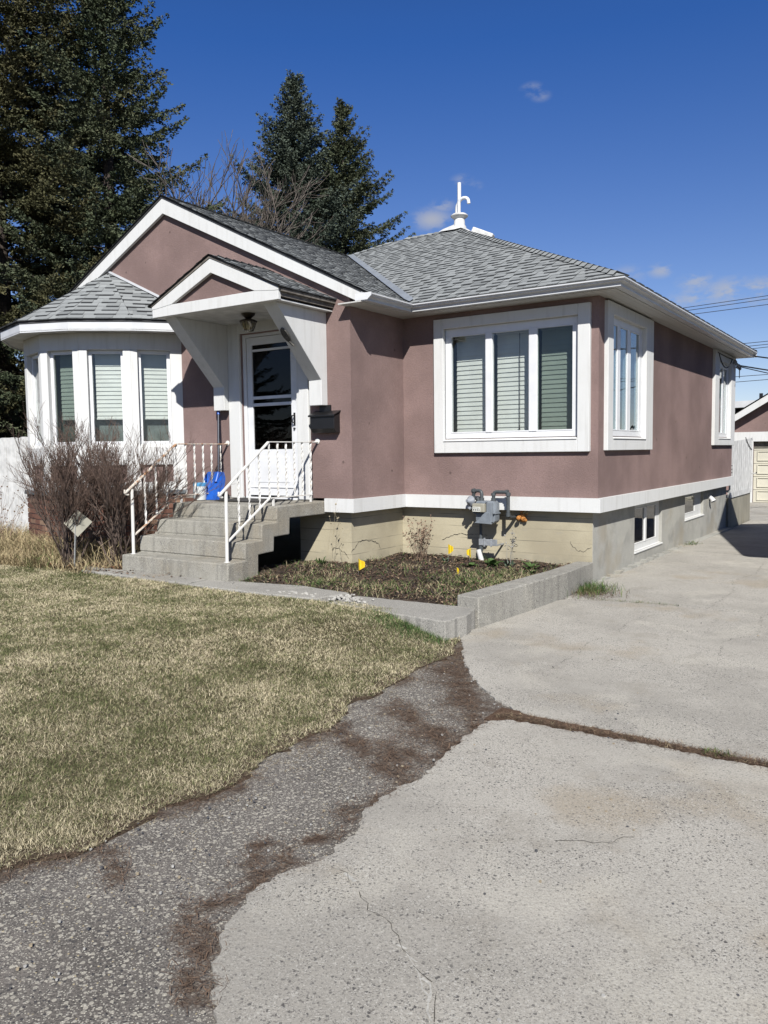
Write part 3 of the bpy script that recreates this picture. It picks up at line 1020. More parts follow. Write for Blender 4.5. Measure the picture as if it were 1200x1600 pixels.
mbw, mbm, mbf, mbb, mbl = MB(), MB(), MB(), MB(), MB()
for k, (a, b) in enumerate(zip(WAL, WAL[1:])):
    A, B = Vector(a), Vector(b)
    Lk = (B - A).length; d = (B - A).normalized(); n_ = Vector((d.y, -d.x))
    fr = (Vector((A.x, A.y, 0)), Vector((d.x, d.y, 0)), Vector((n_.x, n_.y, 0)))
    for q_ in (mbw, mbm, mbf, mbb): q_.fr = fr
    pw = .105
    if k == len(WAL) - 2: pl, pr_ = .09, .16
    elif k == 0: pl, pr_ = .16, .09
    else: pl = pr_ = .105
    mbw.box(0, -.12, 1.05, pl, 0, 2.99); mbw.box(Lk - pr_, -.12, 1.05, Lk, 0, 2.99)
    mbw.box(0, -.12, 2.99, Lk, 0.001, ZR + .012)
    mbw.prism([(pl, -.12, 1.41), (pl, -.005, 1.41), (pl, -.005, 1.66), (pl, -.06, 1.70), (pl, -.12, 1.70)], (Lk - pl - pr_, 0, 0))
    mbm.box(pl, -.12, 1.17, Lk - pr_, -.045, 1.41)
    mbw.box(pl, -.12, 1.05, Lk - pr_, .0, 1.17)
    # sash
    u0, u1 = pl, Lk - pr_
    mbf = MB(); mbf.fr = fr
    mbf.box(u0, -.12, 1.70, u0 + .045, -.07, 2.988); mbf.box(u1 - .045, -.12, 1.70, u1, -.07, 2.988)
    mbf.box(u0 + .045, -.12, 1.70, u1 - .045, -.07, 1.74); mbf.box(u0 + .045, -.12, 2.94, u1 - .045, -.07, 2.988)
    sw = mbf.build('window', m_vinyl, bayo, bevel=.003)
    q_ = MB(); q_.fr = fr
    q_.box(u0 + .045, -.10, 1.74, u1 - .045, -.095, 2.94)
    q_.build('pane', m_glass_dim if k == 4 - 1 else m_glass, bayo)
    q_ = MB(); q_.fr = fr
    slats(q_, u0 + .05, u1 - .03, -.215, 2.06, 2.97)
    q_.build('blind', m_blind, bayo)
    q_ = MB(); q_.fr = fr
    q_.box(u0 - .02, -.30, 1.66, u1 + .02, -.29, 2.04)
    q_.build('lower_shade', m_frost, bayo)
    # ledge of slate and brick base
    e0, e1 = -.02, Lk + .02
    mbb.box(e0, -.14, 1.0, e1, .075, 1.055)
mbw.build('pier', m_wstucco, bayo, bevel=.006)
mbm.build('apron_panel', m_mauve, bayo)
mbb.build('slate_ledge', plain('slate', (.13, .145, .155), .7, .25, 12, .3, 40), bayo, bevel=.006)
mb = MB()
c_off = lambda p_, o: (p_[0] + (p_[0] + 7.1) * o, p_[1] + (p_[1] + 1.0) * o * 1.2)
mb.prism([(x, y + (.02 if y > -1.2 else .06), .9) for (x, y) in WAL], (0, 0, .1))
mb.build('bow_floor', m_room, bayo)

g = G('old_brick')
isl = g.geo.outputs['Random Per Island']
c_ = g.mix(g.ramp(isl, 0, .5), (.13, .065, .048), (.20, .10, .072))
c_ = g.mix(g.ramp(isl, .8, 1.), c_, (.33, .22, .15))
c_ = g.mix(g.ramp(g.noise(30, 4, .7), .4, .7, 0, .5), c_, (.10, .07, .06))
m_brick = g.fin(c_, .9, g.bump(g.noise(90, 4), .5, .005), .15)
m_mortar = plain('mortar', (.30, .28, .25), .95, .2, 40, .4, 90)
mb = MB()
for (a, b) in zip(WAL, WAL[1:]):
    A, B = Vector(a), Vector(b)
    A = A + (A - Vector((-7.1, -1.0))) * .03; B = B + (B - Vector((-7.1, -1.0))) * .03
    Lk = (B - A).length; d = (B - A).normalized(); n_ = Vector((d.y, -d.x))
    mb.fr = (Vector((A.x, A.y, 0)), Vector((d.x, d.y, 0)), Vector((n_.x, n_.y, 0)))
    mb.box(0, -.1, .02, Lk, -.012, 1.0, 1)
    z = .06; r_ = 0
    while z < .97:
        u = -.11 * (r_ % 2)
        while u < Lk:
            x0, x1 = max(u, 0), min(u + .205, Lk)
            if x1 - x0 > .03:
                mb.box(x0, -.05, z, x1, random.uniform(-.003, .004), z + .062, 0)
            u += .217
        z += .0745; r_ += 1
mb.fr = (Vector((-5.55, YJ, 0)), X, -Y)
mb.box(0, -.1, .02, .95, .03, .98, 1)
z = .06; r_ = 0
while z < .95:
    u = -.11 * (r_ % 2)
    while u < .95:
        x0, x1 = max(u, 0), min(u + .205, .95)
        if x1 - x0 > .03: mb.box(x0, .0, z, x1, .042 + random.uniform(-.003, .004), z + .062, 0)
        u += .217
    z += .0745; r_ += 1
mb.fr = None
mb.build('brick_base', [m_brick, m_mortar], house)

# ================================================================== steps, railings
m_conc = concrete('step_concrete', (.40, .385, .335), (.25, .235, .19), .75, True, True, .6, 70)
SXL, SXR = -4.78, -3.04
mb = MB()
PR = [(-2.91, .05), (-2.90, .372), (-2.62, .378), (-2.635, .40), (-2.625, .572), (-2.355, .578), (-2.365, .60), (-2.355, .755), (-2.095, .762), (-2.105, .79), (-2.095, .94), (-1.10, .952),
      (-1.10, .79), (-1.87, .79), (-1.88, .60), (-2.15, .595), (-2.16, .43), (-2.42, .42), (-2.43, .05)]
mb.prism([(SXL, y, z) for (y, z) in PR], (SXR - SXL, 0, 0))
steps = empty('entry_steps', (-3.9, -2.0, .2), 'cast concrete entry steps with four treads and an open stepped underside', 'steps')
mb.build('treads', m_conc, steps, bevel=.013)
mb = MB()
mb.box(SXL + .3, -1.9, .05, SXL + .45, -1.2, .8)
mb.box(SXL + .01, -2.4, .05, SXL + .06, -1.1, .6)
mb.build('support', m_conc, steps)
mb = MB()
mb.box(-4.42, -1.72, .953, -3.55, -1.22, .962)
tag(mb.build('doormat', plain('doormat', (.05, .048, .045), .95, .3, 40, .6, 200)), 'thin dark doormat on the landing in front of the white door', 'doormat')

g = G('rusty_white_paint')
rn = g.ramp(g.noise(18, 5, .7), .56, .68)
top = g.ramp(g.noise(4, 3), .45, .62)
c_ = g.mix(g.math('MULTIPLY', rn, top), (.74, .73, .69), (.33, .13, .045))
c_ = g.mix(g.ramp(g.noise(7, 4), .5, .8, 0, .5), c_, (.62, .52, .40))
m_rail = g.fin(c_, .5, g.bump(g.noise(120, 4), .3, .002), .35)
g = G('flaking_rusty_paint')
rn = g.ramp(g.noise(14, 5, .7), .44, .60)
c_ = g.mix(rn, (.70, .66, .58), (.42, .22, .11))
m_rail2 = g.fin(c_, .6, g.bump(g.noise(120, 4), .3, .002), .3)


def twist(mb, x, y, z0, z1, w=.0105, t=.005, turns_per_m=8.5):
    n = max(10, int((z1 - z0) * 60)); vs = []; fs = []
    ph = random.uniform(0, .6)
    for i in range(n + 1):
        z = z0 + (z1 - z0) * i / n
        e = min(1, min(z - z0, z1 - z) / .05)
        a = ph + (z - z0) * turns_per_m * math.pi * 1.0
        ca, sa = math.cos(a), math.sin(a)
        for (p_, q_) in ((-w, -t), (w, -t), (w, t), (-w, t)):
            vs.append((x + p_ * ca - q_ * sa, y + p_ * sa + q_ * ca, z))
    for i in range(n):
        for k in range(4):
            fs.append((i * 4 + k, i * 4 + (k + 1) % 4, i * 4 + 4 + (k + 1) % 4, i * 4 + 4 + k))
    fs += [(0, 1, 2, 3), tuple(range(n * 4, n * 4 + 4))]
    mb.add(vs, fs)


def railing(x, label, mat, matb):
    t = empty('stair_railing', (x, -2.8, .37), label, 'railing', 'white iron stair railings')
    mb = MB()
    mb.tube([(x, -2.80, .37), (x, -2.79, 1.145)], .0195, 12)
    mb.tube([(x, -2.80, .37), (x, -2.80, .378)], .034, 12)
    mb.build('post', mat, t, smooth=True)
    mb = MB()
    yk, zk = -2.09, 1.68
    curl = []
    for i in range(9):
        a = R(-20) + R(215) * i / 8
        curl.append((x, -2.835 - .045 * math.sin(a) - .02, 1.115 - .045 * math.cos(a) + .01))
    sl0 = (x, -2.93, 1.105)
    mb.tube(curl[:6], [.012] * 6, 8)
    mb.beam((x, -2.90, 1.10), (x, yk, zk), .034, .018)
    mb.beam((x, yk - .01, zk), (x, YJ - .01, zk), .034, .012)
    mb.build('top_rail', matb, t, bevel=.003)
    mb = MB()
    bz0, bz1 = .60, 1.035
    mb.beam((x, -2.775, bz0), (x, yk, bz1), .028, .012)
    mb.beam((x, yk - .01, bz1), (x, YJ - .14, bz1), .028, .012)
    mb.build('bottom_rail', matb, t)
    lo = lambda y: bz0 + (bz1 - bz0) * (y + 2.775) / (yk + 2.775) if y < yk else bz1
    hi = lambda y: 1.10 + (zk - 1.10) * (y + 2.90) / (yk + 2.90) if y < yk else zk
    for y in (-2.60, -2.43, -2.26, -2.09, -1.94, -1.79, -1.64, -1.49, -1.33):
        mb = MB(); twist(mb, x, y, lo(y), hi(y), w=.0125)
        mb.build('baluster', mat, t, fix=False)
    for y in (-2.03, -1.34):
        mb = MB(); mb.beam((x, y, .94), (x, y, bz1), .022, .022)
        mb.build('foot', mat, t)
    mb = MB()
    mb.lathe((x, YJ - .001, zk + .012), [(.034, 0), (.034, .010), (.02, .014)], 16, ax=-Y)
    mb.tube([(x, YJ - .015, zk + .01), (x, YJ - .06, zk + .0)], .012, 8)
    mb.build('wall_plate', mat, t)
    return t


railing(-3.15, 'white twisted iron railing on the right side of the steps, nearest the mailbox', m_rail, m_rail)
railing(-4.69, 'rust-stained twisted iron railing on the left side of the steps, beside the bare shrub', m_rail, m_rail2)

# ================================================================== small things at the door
t = empty('mailbox', (-3.08, YJ, 1.8), 'black metal wall mailbox hanging beside the front door', 'mailbox')
mb = MB()
x0, x1 = -3.17, -2.80
mb.prism([(x0, YJ - .002, 1.79), (x0, YJ - .085, 1.79), (x0, YJ - .125, 1.84), (x0, YJ - .125, 1.99), (x0, YJ - .002, 2.03)], (x1 - x0, 0, 0))
mb.build('body', m_black, t, bevel=.006)
mb = MB()
mb.prism([(x0 - .015, YJ - .002, 2.062), (x0 - .015, YJ - .145, 2.005), (x0 - .015, YJ - .145, 1.985), (x0 - .015, YJ - .138, 1.985), (x0 - .015, YJ - .136, 1.998), (x0 - .015, YJ - .002, 2.048)], (x1 - x0 + .03, 0, 0))
mb.build('lid', m_black, t, bevel=.003)
mb = MB()
mb.box(-3.10, YJ - .02, 2.05, -2.93, YJ - .001, 2.13)
mb.build('hanger', m_black, t)

t = empty('porch_light', (-3.76, -1.72, 3.2), 'small glass lantern light under the door canopy ceiling', 'light')
lx, ly = -3.76, -1.72
mb = MB()
mb.lathe((lx, ly, 3.20), [(.03, -.02), (.075, .02), (.085, .04), (.03, .045)], 20)
mb.lathe((lx, ly, 3.17), [(.012, 0), (.012, .05)], 10)
mb.lathe((lx, ly, 3.14), [(.105, 0), (.11, .012), (.06, .035), (.01, .04)], 20)
mb.build('fitting', plain('dark_bronze', (.06, .05, .04), .4, .2, metal=.6), t, smooth=True)
mb = MB()
mb.lathe((lx, ly, 3.02), [(.02, 0), (.055, .01), (.078, .04), (.098, .11), (.100, .118), (.092, .118), (.072, .045), (.05, .018)], 24)
mb.build('glass_jar', glass('lamp_glass', (.85, .82, .72), 2), t, smooth=True)
mb = MB()
for k in range(14):
    a = 2 * math.pi * k / 14
    mb.beam((lx + .056 * math.cos(a), ly + .056 * math.sin(a), 3.03), (lx + .102 * math.cos(a), ly + .102 * math.sin(a), 3.14), .006, .004)
mb.build('cage', plain('cage_bronze', (.07, .06, .05), .45, .2), t)
mb = MB(); mb.lathe((lx, ly, 3.05), [(.01, 0), (.03, .03), (.028, .055), (.014, .09)], 14)
mb.build('bulb', plain('unlit_bulb', (.8, .78, .7), .3, .05), t, smooth=True)

# snow shovel leaning on the wall
m_blue = plain('blue_plastic', (.012, .10, .47), .38, .12, 8, spec=.5)
t = empty('snow_shovel', (-4.68, -1.5, .95), 'blue plastic snow shovel leaning upright against the wall beside the door', 'shovel')
sx, sy = -4.64, -1.50
top_ = Vector((-4.79, YJ - .06, 2.19)); bot_ = Vector((-4.62, -1.44, 1.27))
mb = MB()
mb.tube([bot_ + Vector((0, 0, -.12)) + Vector((.01, -.01, 0)), bot_, bot_.lerp(top_, .5), top_ - (top_ - bot_) * .11], .0155, 12)
mb.build('shaft', plain('dark_steel', (.05, .055, .07), .35, .1, metal=.4), t, smooth=True)
mb = MB()
ax_ = (top_ - bot_).normalized(); side = X - ax_ * ax_.x; side.normalize()
g0 = top_ - (top_ - bot_) * .125
mb.tube([g0, g0 + ax_ * .05], [.02, .018], 12)
pts = [g0 + ax_ * .04, g0 + ax_ * .075 + side * .03, g0 + ax_ * .125 + side * .052, g0 + ax_ * .13 - side * .052, g0 + ax_ * .075 - side * .03, g0 + ax_ * .04]
mb.tube(pts, .0105, 8)
mb.build('grip', m_blue, t, smooth=True)
# blade: curved ribbed scoop, 40 cm wide
vs, fs = [], []
NU, NV = 25, 10
bx, bw, bh = -4.60, .40, .36
for layer in (0, 1):
    for j in range(NV + 1):
        v = j / NV
        wv_ = bw * (1 - .10 * v ** 3) / 2
        yy = -1.62 + .16 * v + .035 * math.sin(v * math.pi)
        zz = .955 + bh * v
        for i in range(NU + 1):
            u = -1 + 2 * i / NU
            rib = .006 * (1 if (i // 2) % 3 == 0 else 0) * (1 if .1 < v < .95 else 0)
            corner = -.05 * max(0, abs(u) - .8) / .2 * (v > .85)
            vs.append((bx + u * wv_ - .02 * v, yy - .05 * u * u + rib + layer * .006, zz + corner * 1.0))
n1_ = (NU + 1) * (NV + 1)
for j in range(NV):
    for i in range(NU):
        a = j * (NU + 1) + i
        fs.append((a, a + 1, a + NU + 2, a + NU + 1)); fs.append((n1_ + a, n1_ + a + NU + 1, n1_ + a + NU + 2, n1_ + a + 1))
for i in range(NU):
    fs.append((i, n1_ + i, n1_ + i + 1, i + 1)); a = NV * (NU + 1) + i; fs.append((a, a + 1, n1_ + a + 1, n1_ + a))
for j in range(NV):
    a = j * (NU + 1); fs.append((a, a + NU + 1, n1_ + a + NU + 1, n1_ + a)); a += NU; fs.append((a, n1_ + a, n1_ + a + NU + 1, a + NU + 1))
mb = MB(); mb.add(vs, fs)
mb.tube([(bx - .02, -1.49, 1.18), bot_ + Vector((0, 0, .04))], [.026, .022], 12)
mb.build('blade', m_blue, t, smooth=True)

t = empty('salt_tub', (-4.80, -1.62, .95), 'white plastic tub with a light blue lid standing on the landing beside the shovel', 'tub')
tx, ty = -4.74, -1.66
mb = MB()
mb.lathe((tx, ty, .953), [(.076, 0), (.080, .008), (.084, .185), (.080, .19)], 28)
mb.build('body', plain('white_plastic', (.74, .76, .74), .35, .05, spec=.5), t, smooth=True)
mb = MB()
mb.lathe((tx, ty, 1.143), [(.086, -.01), (.088, .0), (.088, .03), (.083, .036), (.02, .038)], 28)
mb.build('lid', plain('light_blue_plastic', (.10, .34, .60), .35, .05, spec=.5), t, smooth=True)
mb = MB()
for k in range(13):
    a0 = R(-160 + k * 8); a1 = R(-160 + (k + 1) * 8)
    q = lambda a, z: (tx + .0855 * math.cos(a), ty + .0855 * math.sin(a), z)
    mb.add([q(a0, .975), q(a1, .975), q(a1, 1.115), q(a0, 1.115)], [(0, 1, 2, 3)], 0 if k < 6 else 1)
mb.build('printed_label', [plain('label_green_blue', (.08, .33, .42), .5, .5, 18), plain('label_white', (.70, .73, .72), .5, .3, 22)], t, fix=False)

# ================================================================== gas meter
m_gm = plain('grey_meter_paint', (.22, .245, .27), .45, .12, 10, .15, 90, spec=.4)
m_gp = plain('dark_grey_pipe', (.075, .085, .09), .5, .15, 12, spec=.4)
mt = t = empty('gas_meter', (-1.2, -.28, .2), 'grey gas meter with pipes and regulator mounted on the front foundation wall', 'gas meter')
my = -.30
mb = MB()
mb.prism([(-1.345, my - .07, .66), (-1.13, my - .07, .66), (-1.10, my - .07, .69), (-1.10, my - .07, .90), (-1.125, my - .07, .935), (-1.345, my - .07, .935), (-1.36, my - .07, .92), (-1.36, my - .07, .70)], (0, .14, 0))
mb.build('meter_case', m_gm, t, bevel=.018, smooth=True)
mb = MB()
mb.prism([(-1.30, my - .075, .71), (-1.36, my - .075, .665), (-1.13, my - .075, .655), (-1.15, my - .075, .80), (-1.22, my - .075, .80)], (0, -.035, 0))
mb.box(-1.20, my - .10, .68, -1.12, my - .07, .92)
mb.box(-1.37, my - .08, .775, -1.09, my + .08, .79)
for (x, z) in ((-1.365, .79), (-1.10, .79), (-1.2, .665), (-1.2, .93)):
    mb.lathe((x, my - .085, z), [(.012, 0), (.012, .02)], 8, ax=-Y)
mb.build('case_ribs', m_gm, t, bevel=.008)
mb = MB()
mb.box(-1.375, my - .135, .80, -1.21, my - .07, .905)
dl = mb.build('index_box', plain('index_box', (.36, .34, .27), .5, .1), t, bevel=.008)
mb = MB()
mb.box(-1.368, my - .139, .808, -1.262, my - .134, .866)
mb.build('dial_plate', plain('dial_plate', (.72, .72, .66), .4, .05), dl)
mb = MB()
for k in range(4):
    mb.lathe((-1.352 + k * .025, my - .139, .829), [(.0085, 0), (.0085, .002)], 12, ax=-Y)
for k in range(5):
    mb.box(-1.36 + k * .019, my - .141, .848, -1.35 + k * .019, my - .1385, .857)
mb.build('dial', m_dark, dl)
P_ = .0215


def bend(pts, r=.045, n=5):
    """round the corners of a polyline"""
    out = [Vector(pts[0])]
    for a, b, c in zip(pts, pts[1:], pts[2:]):
        a, b, c = Vector(a), Vector(b), Vector(c)
        p0 = b + (a - b).normalized() * min(r, (a - b).length * .49); p1 = b + (c - b).normalized() * min(r, (c - b).length * .49)
        for i in range(n + 1):
            s_ = i / n
            out.append(p0 * (1 - s_) ** 2 + b * 2 * s_ * (1 - s_) + p1 * s_ ** 2)
    out.append(Vector(pts[-1]))
    return out


mb = MB()
mb.tube(bend([(-1.31, my, .93), (-1.31, my, 1.055), (-1.42, my + .03, 1.055), (-1.45, my + .04, .99), (-1.45, my + .04, .93)]), P_, 12)
mb.tube([(-1.31, my, .93), (-1.31, my, .97)], .032, 8); mb.tube([(-1.45, my + .04, .98), (-1.45, my + .04, .94)], .032, 8)
mb.tube([(-1.42, my + .03, 1.055), (-1.455, my + .04, 1.045)], .032, 10)
mb.build('inlet_pipe', m_gp, t, smooth=True)
mb = MB()
mb.tube(bend([(-1.15, my, .93), (-1.15, my, 1.045), (-.955, my, 1.045), (-.955, my, .76), (-.955, my + .10, .73), (-.955, .10, .73)]), P_, 12)
for q_ in (((-1.15, my, .935), (-1.15, my, .97)), ((-1.15, my, 1.0), (-1.15, my, 1.03)), ((-.985, my, 1.045), (-.955, my, 1.045)), ((-.955, my, .79), (-.955, my, .75)), ((-.955, my, 1.0), (-.955, my, 1.04))):
    mb.tube(q_, .030, 10)
mb.build('outlet_pipe', m_gp, t, smooth=True)
mb = MB()
ry = my + .04
mb.lathe((-1.455, ry - .045, .925), [(.02, -.03), (.06, -.01), (.068, .0), (.068, .012), (.058, .02), (.03, .05), (.02, .075)], 20, ax=Vector((-.35, -1, .1)))
mb.tube([(-1.455, ry, .925), (-1.455, ry, .83)], .026, 10)
mb.tube([(-1.455, ry, .88), (-1.36, ry, .88)], .020, 10)
mb.tube([(-1.455, ry - .03, .86), (-1.48, ry - .06, .825)], .022, 10)
mb.build('regulator', plain('aluminium_regulator', (.30, .32, .35), .5, .25, 12), t, smooth=True)
mb = MB()
mb.tube([(-1.36, ry + .02, .90), (-1.40, ry + .0, .97)], .028, 10)
mb.tube([(-1.355, my + .06, .86), (-1.355, my + .06, .18)], .021, 12)
mb.tube([(-1.355, my + .06, .30), (-1.355, my + .06, .36)], .03, 10)
mb.build('riser_pipe', m_gp, t, smooth=True)
mb = MB()
mb.box(-1.37, my + .03, .375, -1.12, my + .045, .455)
mb.box(-1.37, my + .045, .375, -1.35, .10, .395); mb.box(-1.14, my + .045, .375, -1.12, .10, .395)
mb.box(-1.30, my + .02, .36, -1.285, my + .05, .47); mb.box(-1.21, my + .02, .36, -1.195, my + .05, .46)
mb.build('mounting_bracket', plain('galvanised', (.42, .44, .46), .4, .15, 20, metal=.4), t, bevel=.003)
mb = MB()
rr = random.Random(5)
for i in range(26):
    c_ = Vector((-.862 + rr.gauss(0, .022), -.09 + rr.gauss(0, .018), .715 + rr.gauss(0, .038)))
    s_ = rr.uniform(.014, .03)
    mb.lathe(c_ - Z * s_, [(s_ * .3, 0), (s_ * .9, s_ * .5), (s_, s_), (s_ * .8, s_ * 1.5), (s_ * .3, s_ * 2)], 9)
mb.build('sealing_foam', plain('orange_foam', (.50, .215, .055), .8, .35, 60, .5, 120), t, smooth=True)
mb = MB()
for i in range(40):
    a = Vector((-.815, -.11, .79)); d = Vector((rr.gauss(0, 1), rr.gauss(-.3, .6), rr.gauss(.1, .6))).normalized() * rr.uniform(.03, .07)
    mb.tube([a, a + d * .6, a + d], [.0025, .002, .001], 4)
mb.build('dry_tuft', plain('dry_straw', (.50, .42, .24), .9, .2), t)
mb = MB()
mb.tube([(-1.43, -.11, .16), (-1.47, -.13, .32)], [.034, .030], 14)
tag(mb.build('pipe_sleeve', plain('white_sleeve', (.72, .72, .70), .5, .1), smooth=True), 'short white plastic sleeve in the soil beneath the gas meter', 'pipe')

mt.location = (-1.30, -.13, .2)        # hard against the wall

# service entrance at the rear corner
m_cable = plain('black_cable', (.02, .02, .022), .6, .1)


def sag(a, b, s_, n=14):
    a, b = Vector(a), Vector(b)
    return [a.lerp(b, i / n) - Z * s_ * 4 * (i / n) * (1 - i / n) for i in range(n + 1)]


t = empty('service_entrance', (.1, 7.7, 3.2), 'cable clamp and looped service wires under the eave above the rear side window', 'cable fitting')
mb = MB()
mb.tube(sag((.05, 6.30, 3.22), (.10, 7.25, 3.20), .20), .011, 8)
mb.tube(sag((.12, 7.86, 3.10), (.18, 7.55, 3.06), .20), .006, 6)
mb.tube(sag((.05, 6.2, 3.235), (.07, 7.8, 3.225), .01), .010, 8)
mb.build('loop_wire', m_cable, t, smooth=True)
mb = MB()
mb.tube(sag((.08, 6.75, 3.06), (.10, 7.30, 3.20), .06), .014, 8)
mb.build('white_wire', plain('white_cable', (.66, .63, .55), .6, .2), t, smooth=True)
mb = MB()
for k in range(4):
    mb.lathe((.10 + .03 * (k % 2), 7.62 + .05 * k, 3.12 - .025 * k), [(.018, 0), (.034, .012), (.034, .035), (.018, .05)], 12, ax=Vector((.4, .3, .8)))
mb.box(.0, 7.58, 3.14, .12, 7.64, 3.20)
mb.build('insulator', plain('grey_porcelain', (.32, .34, .38), .35, .3, 30, spec=.5), t, smooth=True)

# exterior faucet light / spotlight on the side foundation
mb = MB()
mb.lathe((-.085, 6.35, .66), [(.05, 0), (.05, .02), (.03, .04)], 14, ax=X)
mb.lathe((-.03, 6.35, .62), [(.03, -.04), (.045, .02), (.05, .05), (.02, .055)], 14, ax=Vector((.5, -.2, -.8)))
tag(mb.build('outdoor_tap', plain('white_fitting', (.70, .70, .70), .5, .1), smooth=True), 'small white fitting on the grey side foundation beside the farther basement window', 'wall fitting')

# ================================================================== rear porch, gate, garage
m_board = m_paintwood
pb = empty('rear_porch_wall', (-.04, 9.2, -.1), 'white board screen on a low beige concrete wall behind the house corner', 'porch wall')
mb = MB()
mb.box(-.30, YB + .03, -.2, -.05, 10.45, .55)
mb.build('concrete_base', concrete('porch_concrete', (.40, .375, .30), (.29, .27, .21), .4, False, True), pb, bevel=.006)
mb = MB()
y = YB + .05; k = 0
while y < 10.4:
    y1 = min(y + .118, 10.42)
    zt = 1.665 + (y - YB) * .038
    mb.box(-.055, y, .60, -.033 + .004 * (k % 2), y1 - .008, zt)
    y = y1; k += 1
mb.build('board', m_board, pb, bevel=.002)
mb = MB()
mb.box(-.07, YB + .04, .545, -.028, 10.45, .655)
mb.box(-.10, YB + .04, .66, -.06, 10.43, .70); mb.box(-.10, YB + .04, 1.45, -.06, 10.43, 1.50)
mb.box(-.10, 10.40, .56, -.03, 10.46, 1.78)
mb.build('board_rail', m_board, pb)
mb = MB()
mb.tube(sag((-.02, 9.55, 1.76), (-.02, 10.35, 1.50), .03), .008, 6)
mb.build('loose_wire', m_cable, pb)
mb = MB()
for z in (1.05, 1.12, 1.19): mb.lathe((-.02, YB + .12, z), [(.01, 0), (.01, .015)], 8, ax=X)
mb.tube([(-.03, 10.44, .97), (.05, 10.47, .97), (.07, 10.47, 1.0)], .012, 8)
mb.build('latch', m_black, pb)

gy = 17.8
GX0, GX1 = -2.05, 4.6
gc = (GX0 + GX1) / 2
garage = empty('garage', (gc, gy + 3, -.15), 'mauve detached garage with a cream panelled overhead door at the end of the driveway', 'garage')
mb = MB()
mb.box(GX0, gy, -.2, -1.16, gy + .15, 2.20)
mb.box(3.9, gy, -.2, GX1, gy + .15, 2.20)
mb.box(-1.16, gy, 1.86, 3.9, gy + .15, 2.20)
hz_ = 2.20 + (gc - GX0) * .62
mb.prism([(GX0, gy, 2.2), (GX1, gy, 2.2), (gc, gy, hz_)], (0, .15, 0))
mb.box(GX0, gy + .15, -.2, GX0 + .15, gy + 6, 2.2); mb.box(GX1 - .15, gy + .15, -.2, GX1, gy + 6, 2.2); mb.box(GX0, gy + 6, -.2, GX1, gy + 6.15, 2.2)
mb.build('wall', m_mauve, garage)
mb = MB()
mb.box(GX0 - .02, gy - .03, 1.73, GX1, gy - .001, 2.02)
mb.box(-1.50, gy - .035, -.15, -1.16, gy - .002, 1.73); mb.box(3.9, gy - .035, -.15, 4.2, gy - .002, 1.73)
mb.build('trim', m_wstucco, garage)
mb = MB()
for s_ in (1, -1):
    ex = gc + s_ * (gc - GX0 + .45)
    ze_ = 2.2 - .45 * .62 + .10
    mb.prism([(ex, gy - .38, ze_), (gc, gy - .38, hz_ + .10), (gc, gy - .38, hz_ - .12), (ex, gy - .38, ze_ - .20)], (0, .04, 0))
mb.build('rake_board', m_wstucco, garage)
mb = MB()
for s_ in (1, -1):
    ex = gc + s_ * (gc - GX0 + .47)
    shingles(mb, [(ex, gy - .42, ze_ + .03), (ex, gy + 6.3, ze_ + .03), (gc, gy + 6.3, hz_ + .13), (gc, gy - .42, hz_ + .13)], Y, .28, (.4, .8))
mb.build('roof', [m_sh, m_shd, m_she], garage, fix=False)
mb = MB()
m_cream = plain('cream_door_paint', (.64, .61, .50), .5, .06, 3)
dz = -.14
mb.box(-1.15, gy + .06, dz, 3.9, gy + .10, 1.50)
for r_ in range(4):
    for c_ in range(8):
        xa = -1.05 + c_ * .62; za_ = dz + .06 + r_ * .405
        mb.box(xa, gy + .035, za_, xa + .52, gy + .06, za_ + .025); mb.box(xa, gy + .035, za_ + .275, xa + .52, gy + .06, za_ + .30)
        mb.box(xa, gy + .035, za_ + .025, xa + .025, gy + .06, za_ + .275); mb.box(xa + .495, gy + .035, za_ + .025, xa + .52, gy + .06, za_ + .275)
    mb.box(-1.15, gy + .045, dz + .395 + r_ * .405, 3.9, gy + .0601, dz + .405 + r_ * .405)
mb.build('overhead_door', m_cream, garage)
mb = MB(); mb.box(-1.16, gy + .12, 1.50, 3.9, gy + .14, 1.86)
mb.build('door_header', plain('weathered_header', (.19, .18, .15), .8, .3, 6), garage)

nb = empty('neighbour_building', (-3, 27, 0), 'low building with a white roof edge and a brick chimney far behind the garage', 'building')
mb = MB(); mb.box(-9, 25, -.2, 1.5, 32, 2.95)
mb.build('wall', plain('dark_siding', (.06, .052, .05), .8, .2), nb)
mb = MB()
mb.prism([(-9.4, 24.5, 2.98), (1.8, 24.5, 3.16), (1.8, 32.4, 3.16), (-9.4, 32.4, 2.98)], (0, 0, .25))
mb.build('roof', m_metal, nb)
mb = MB(); mb.box(-1.85, 25.4, 3.0, -1.15, 26.0, 3.62)
ch_ = mb.build('chimney', plain('brown_chimney', (.15, .09, .07), .9, .2, 20), nb)
mb = MB(); mb.lathe((-1.5, 25.7, 3.62), [(.22, 0), (.32, .02), (.34, .10), (.25, .16), (.1, .2)], 18)
mb.box(-2.2, 25.5, 3.4, -2.08, 25.62, 3.66)
mb.build('chimney_cap', m_black, ch_)

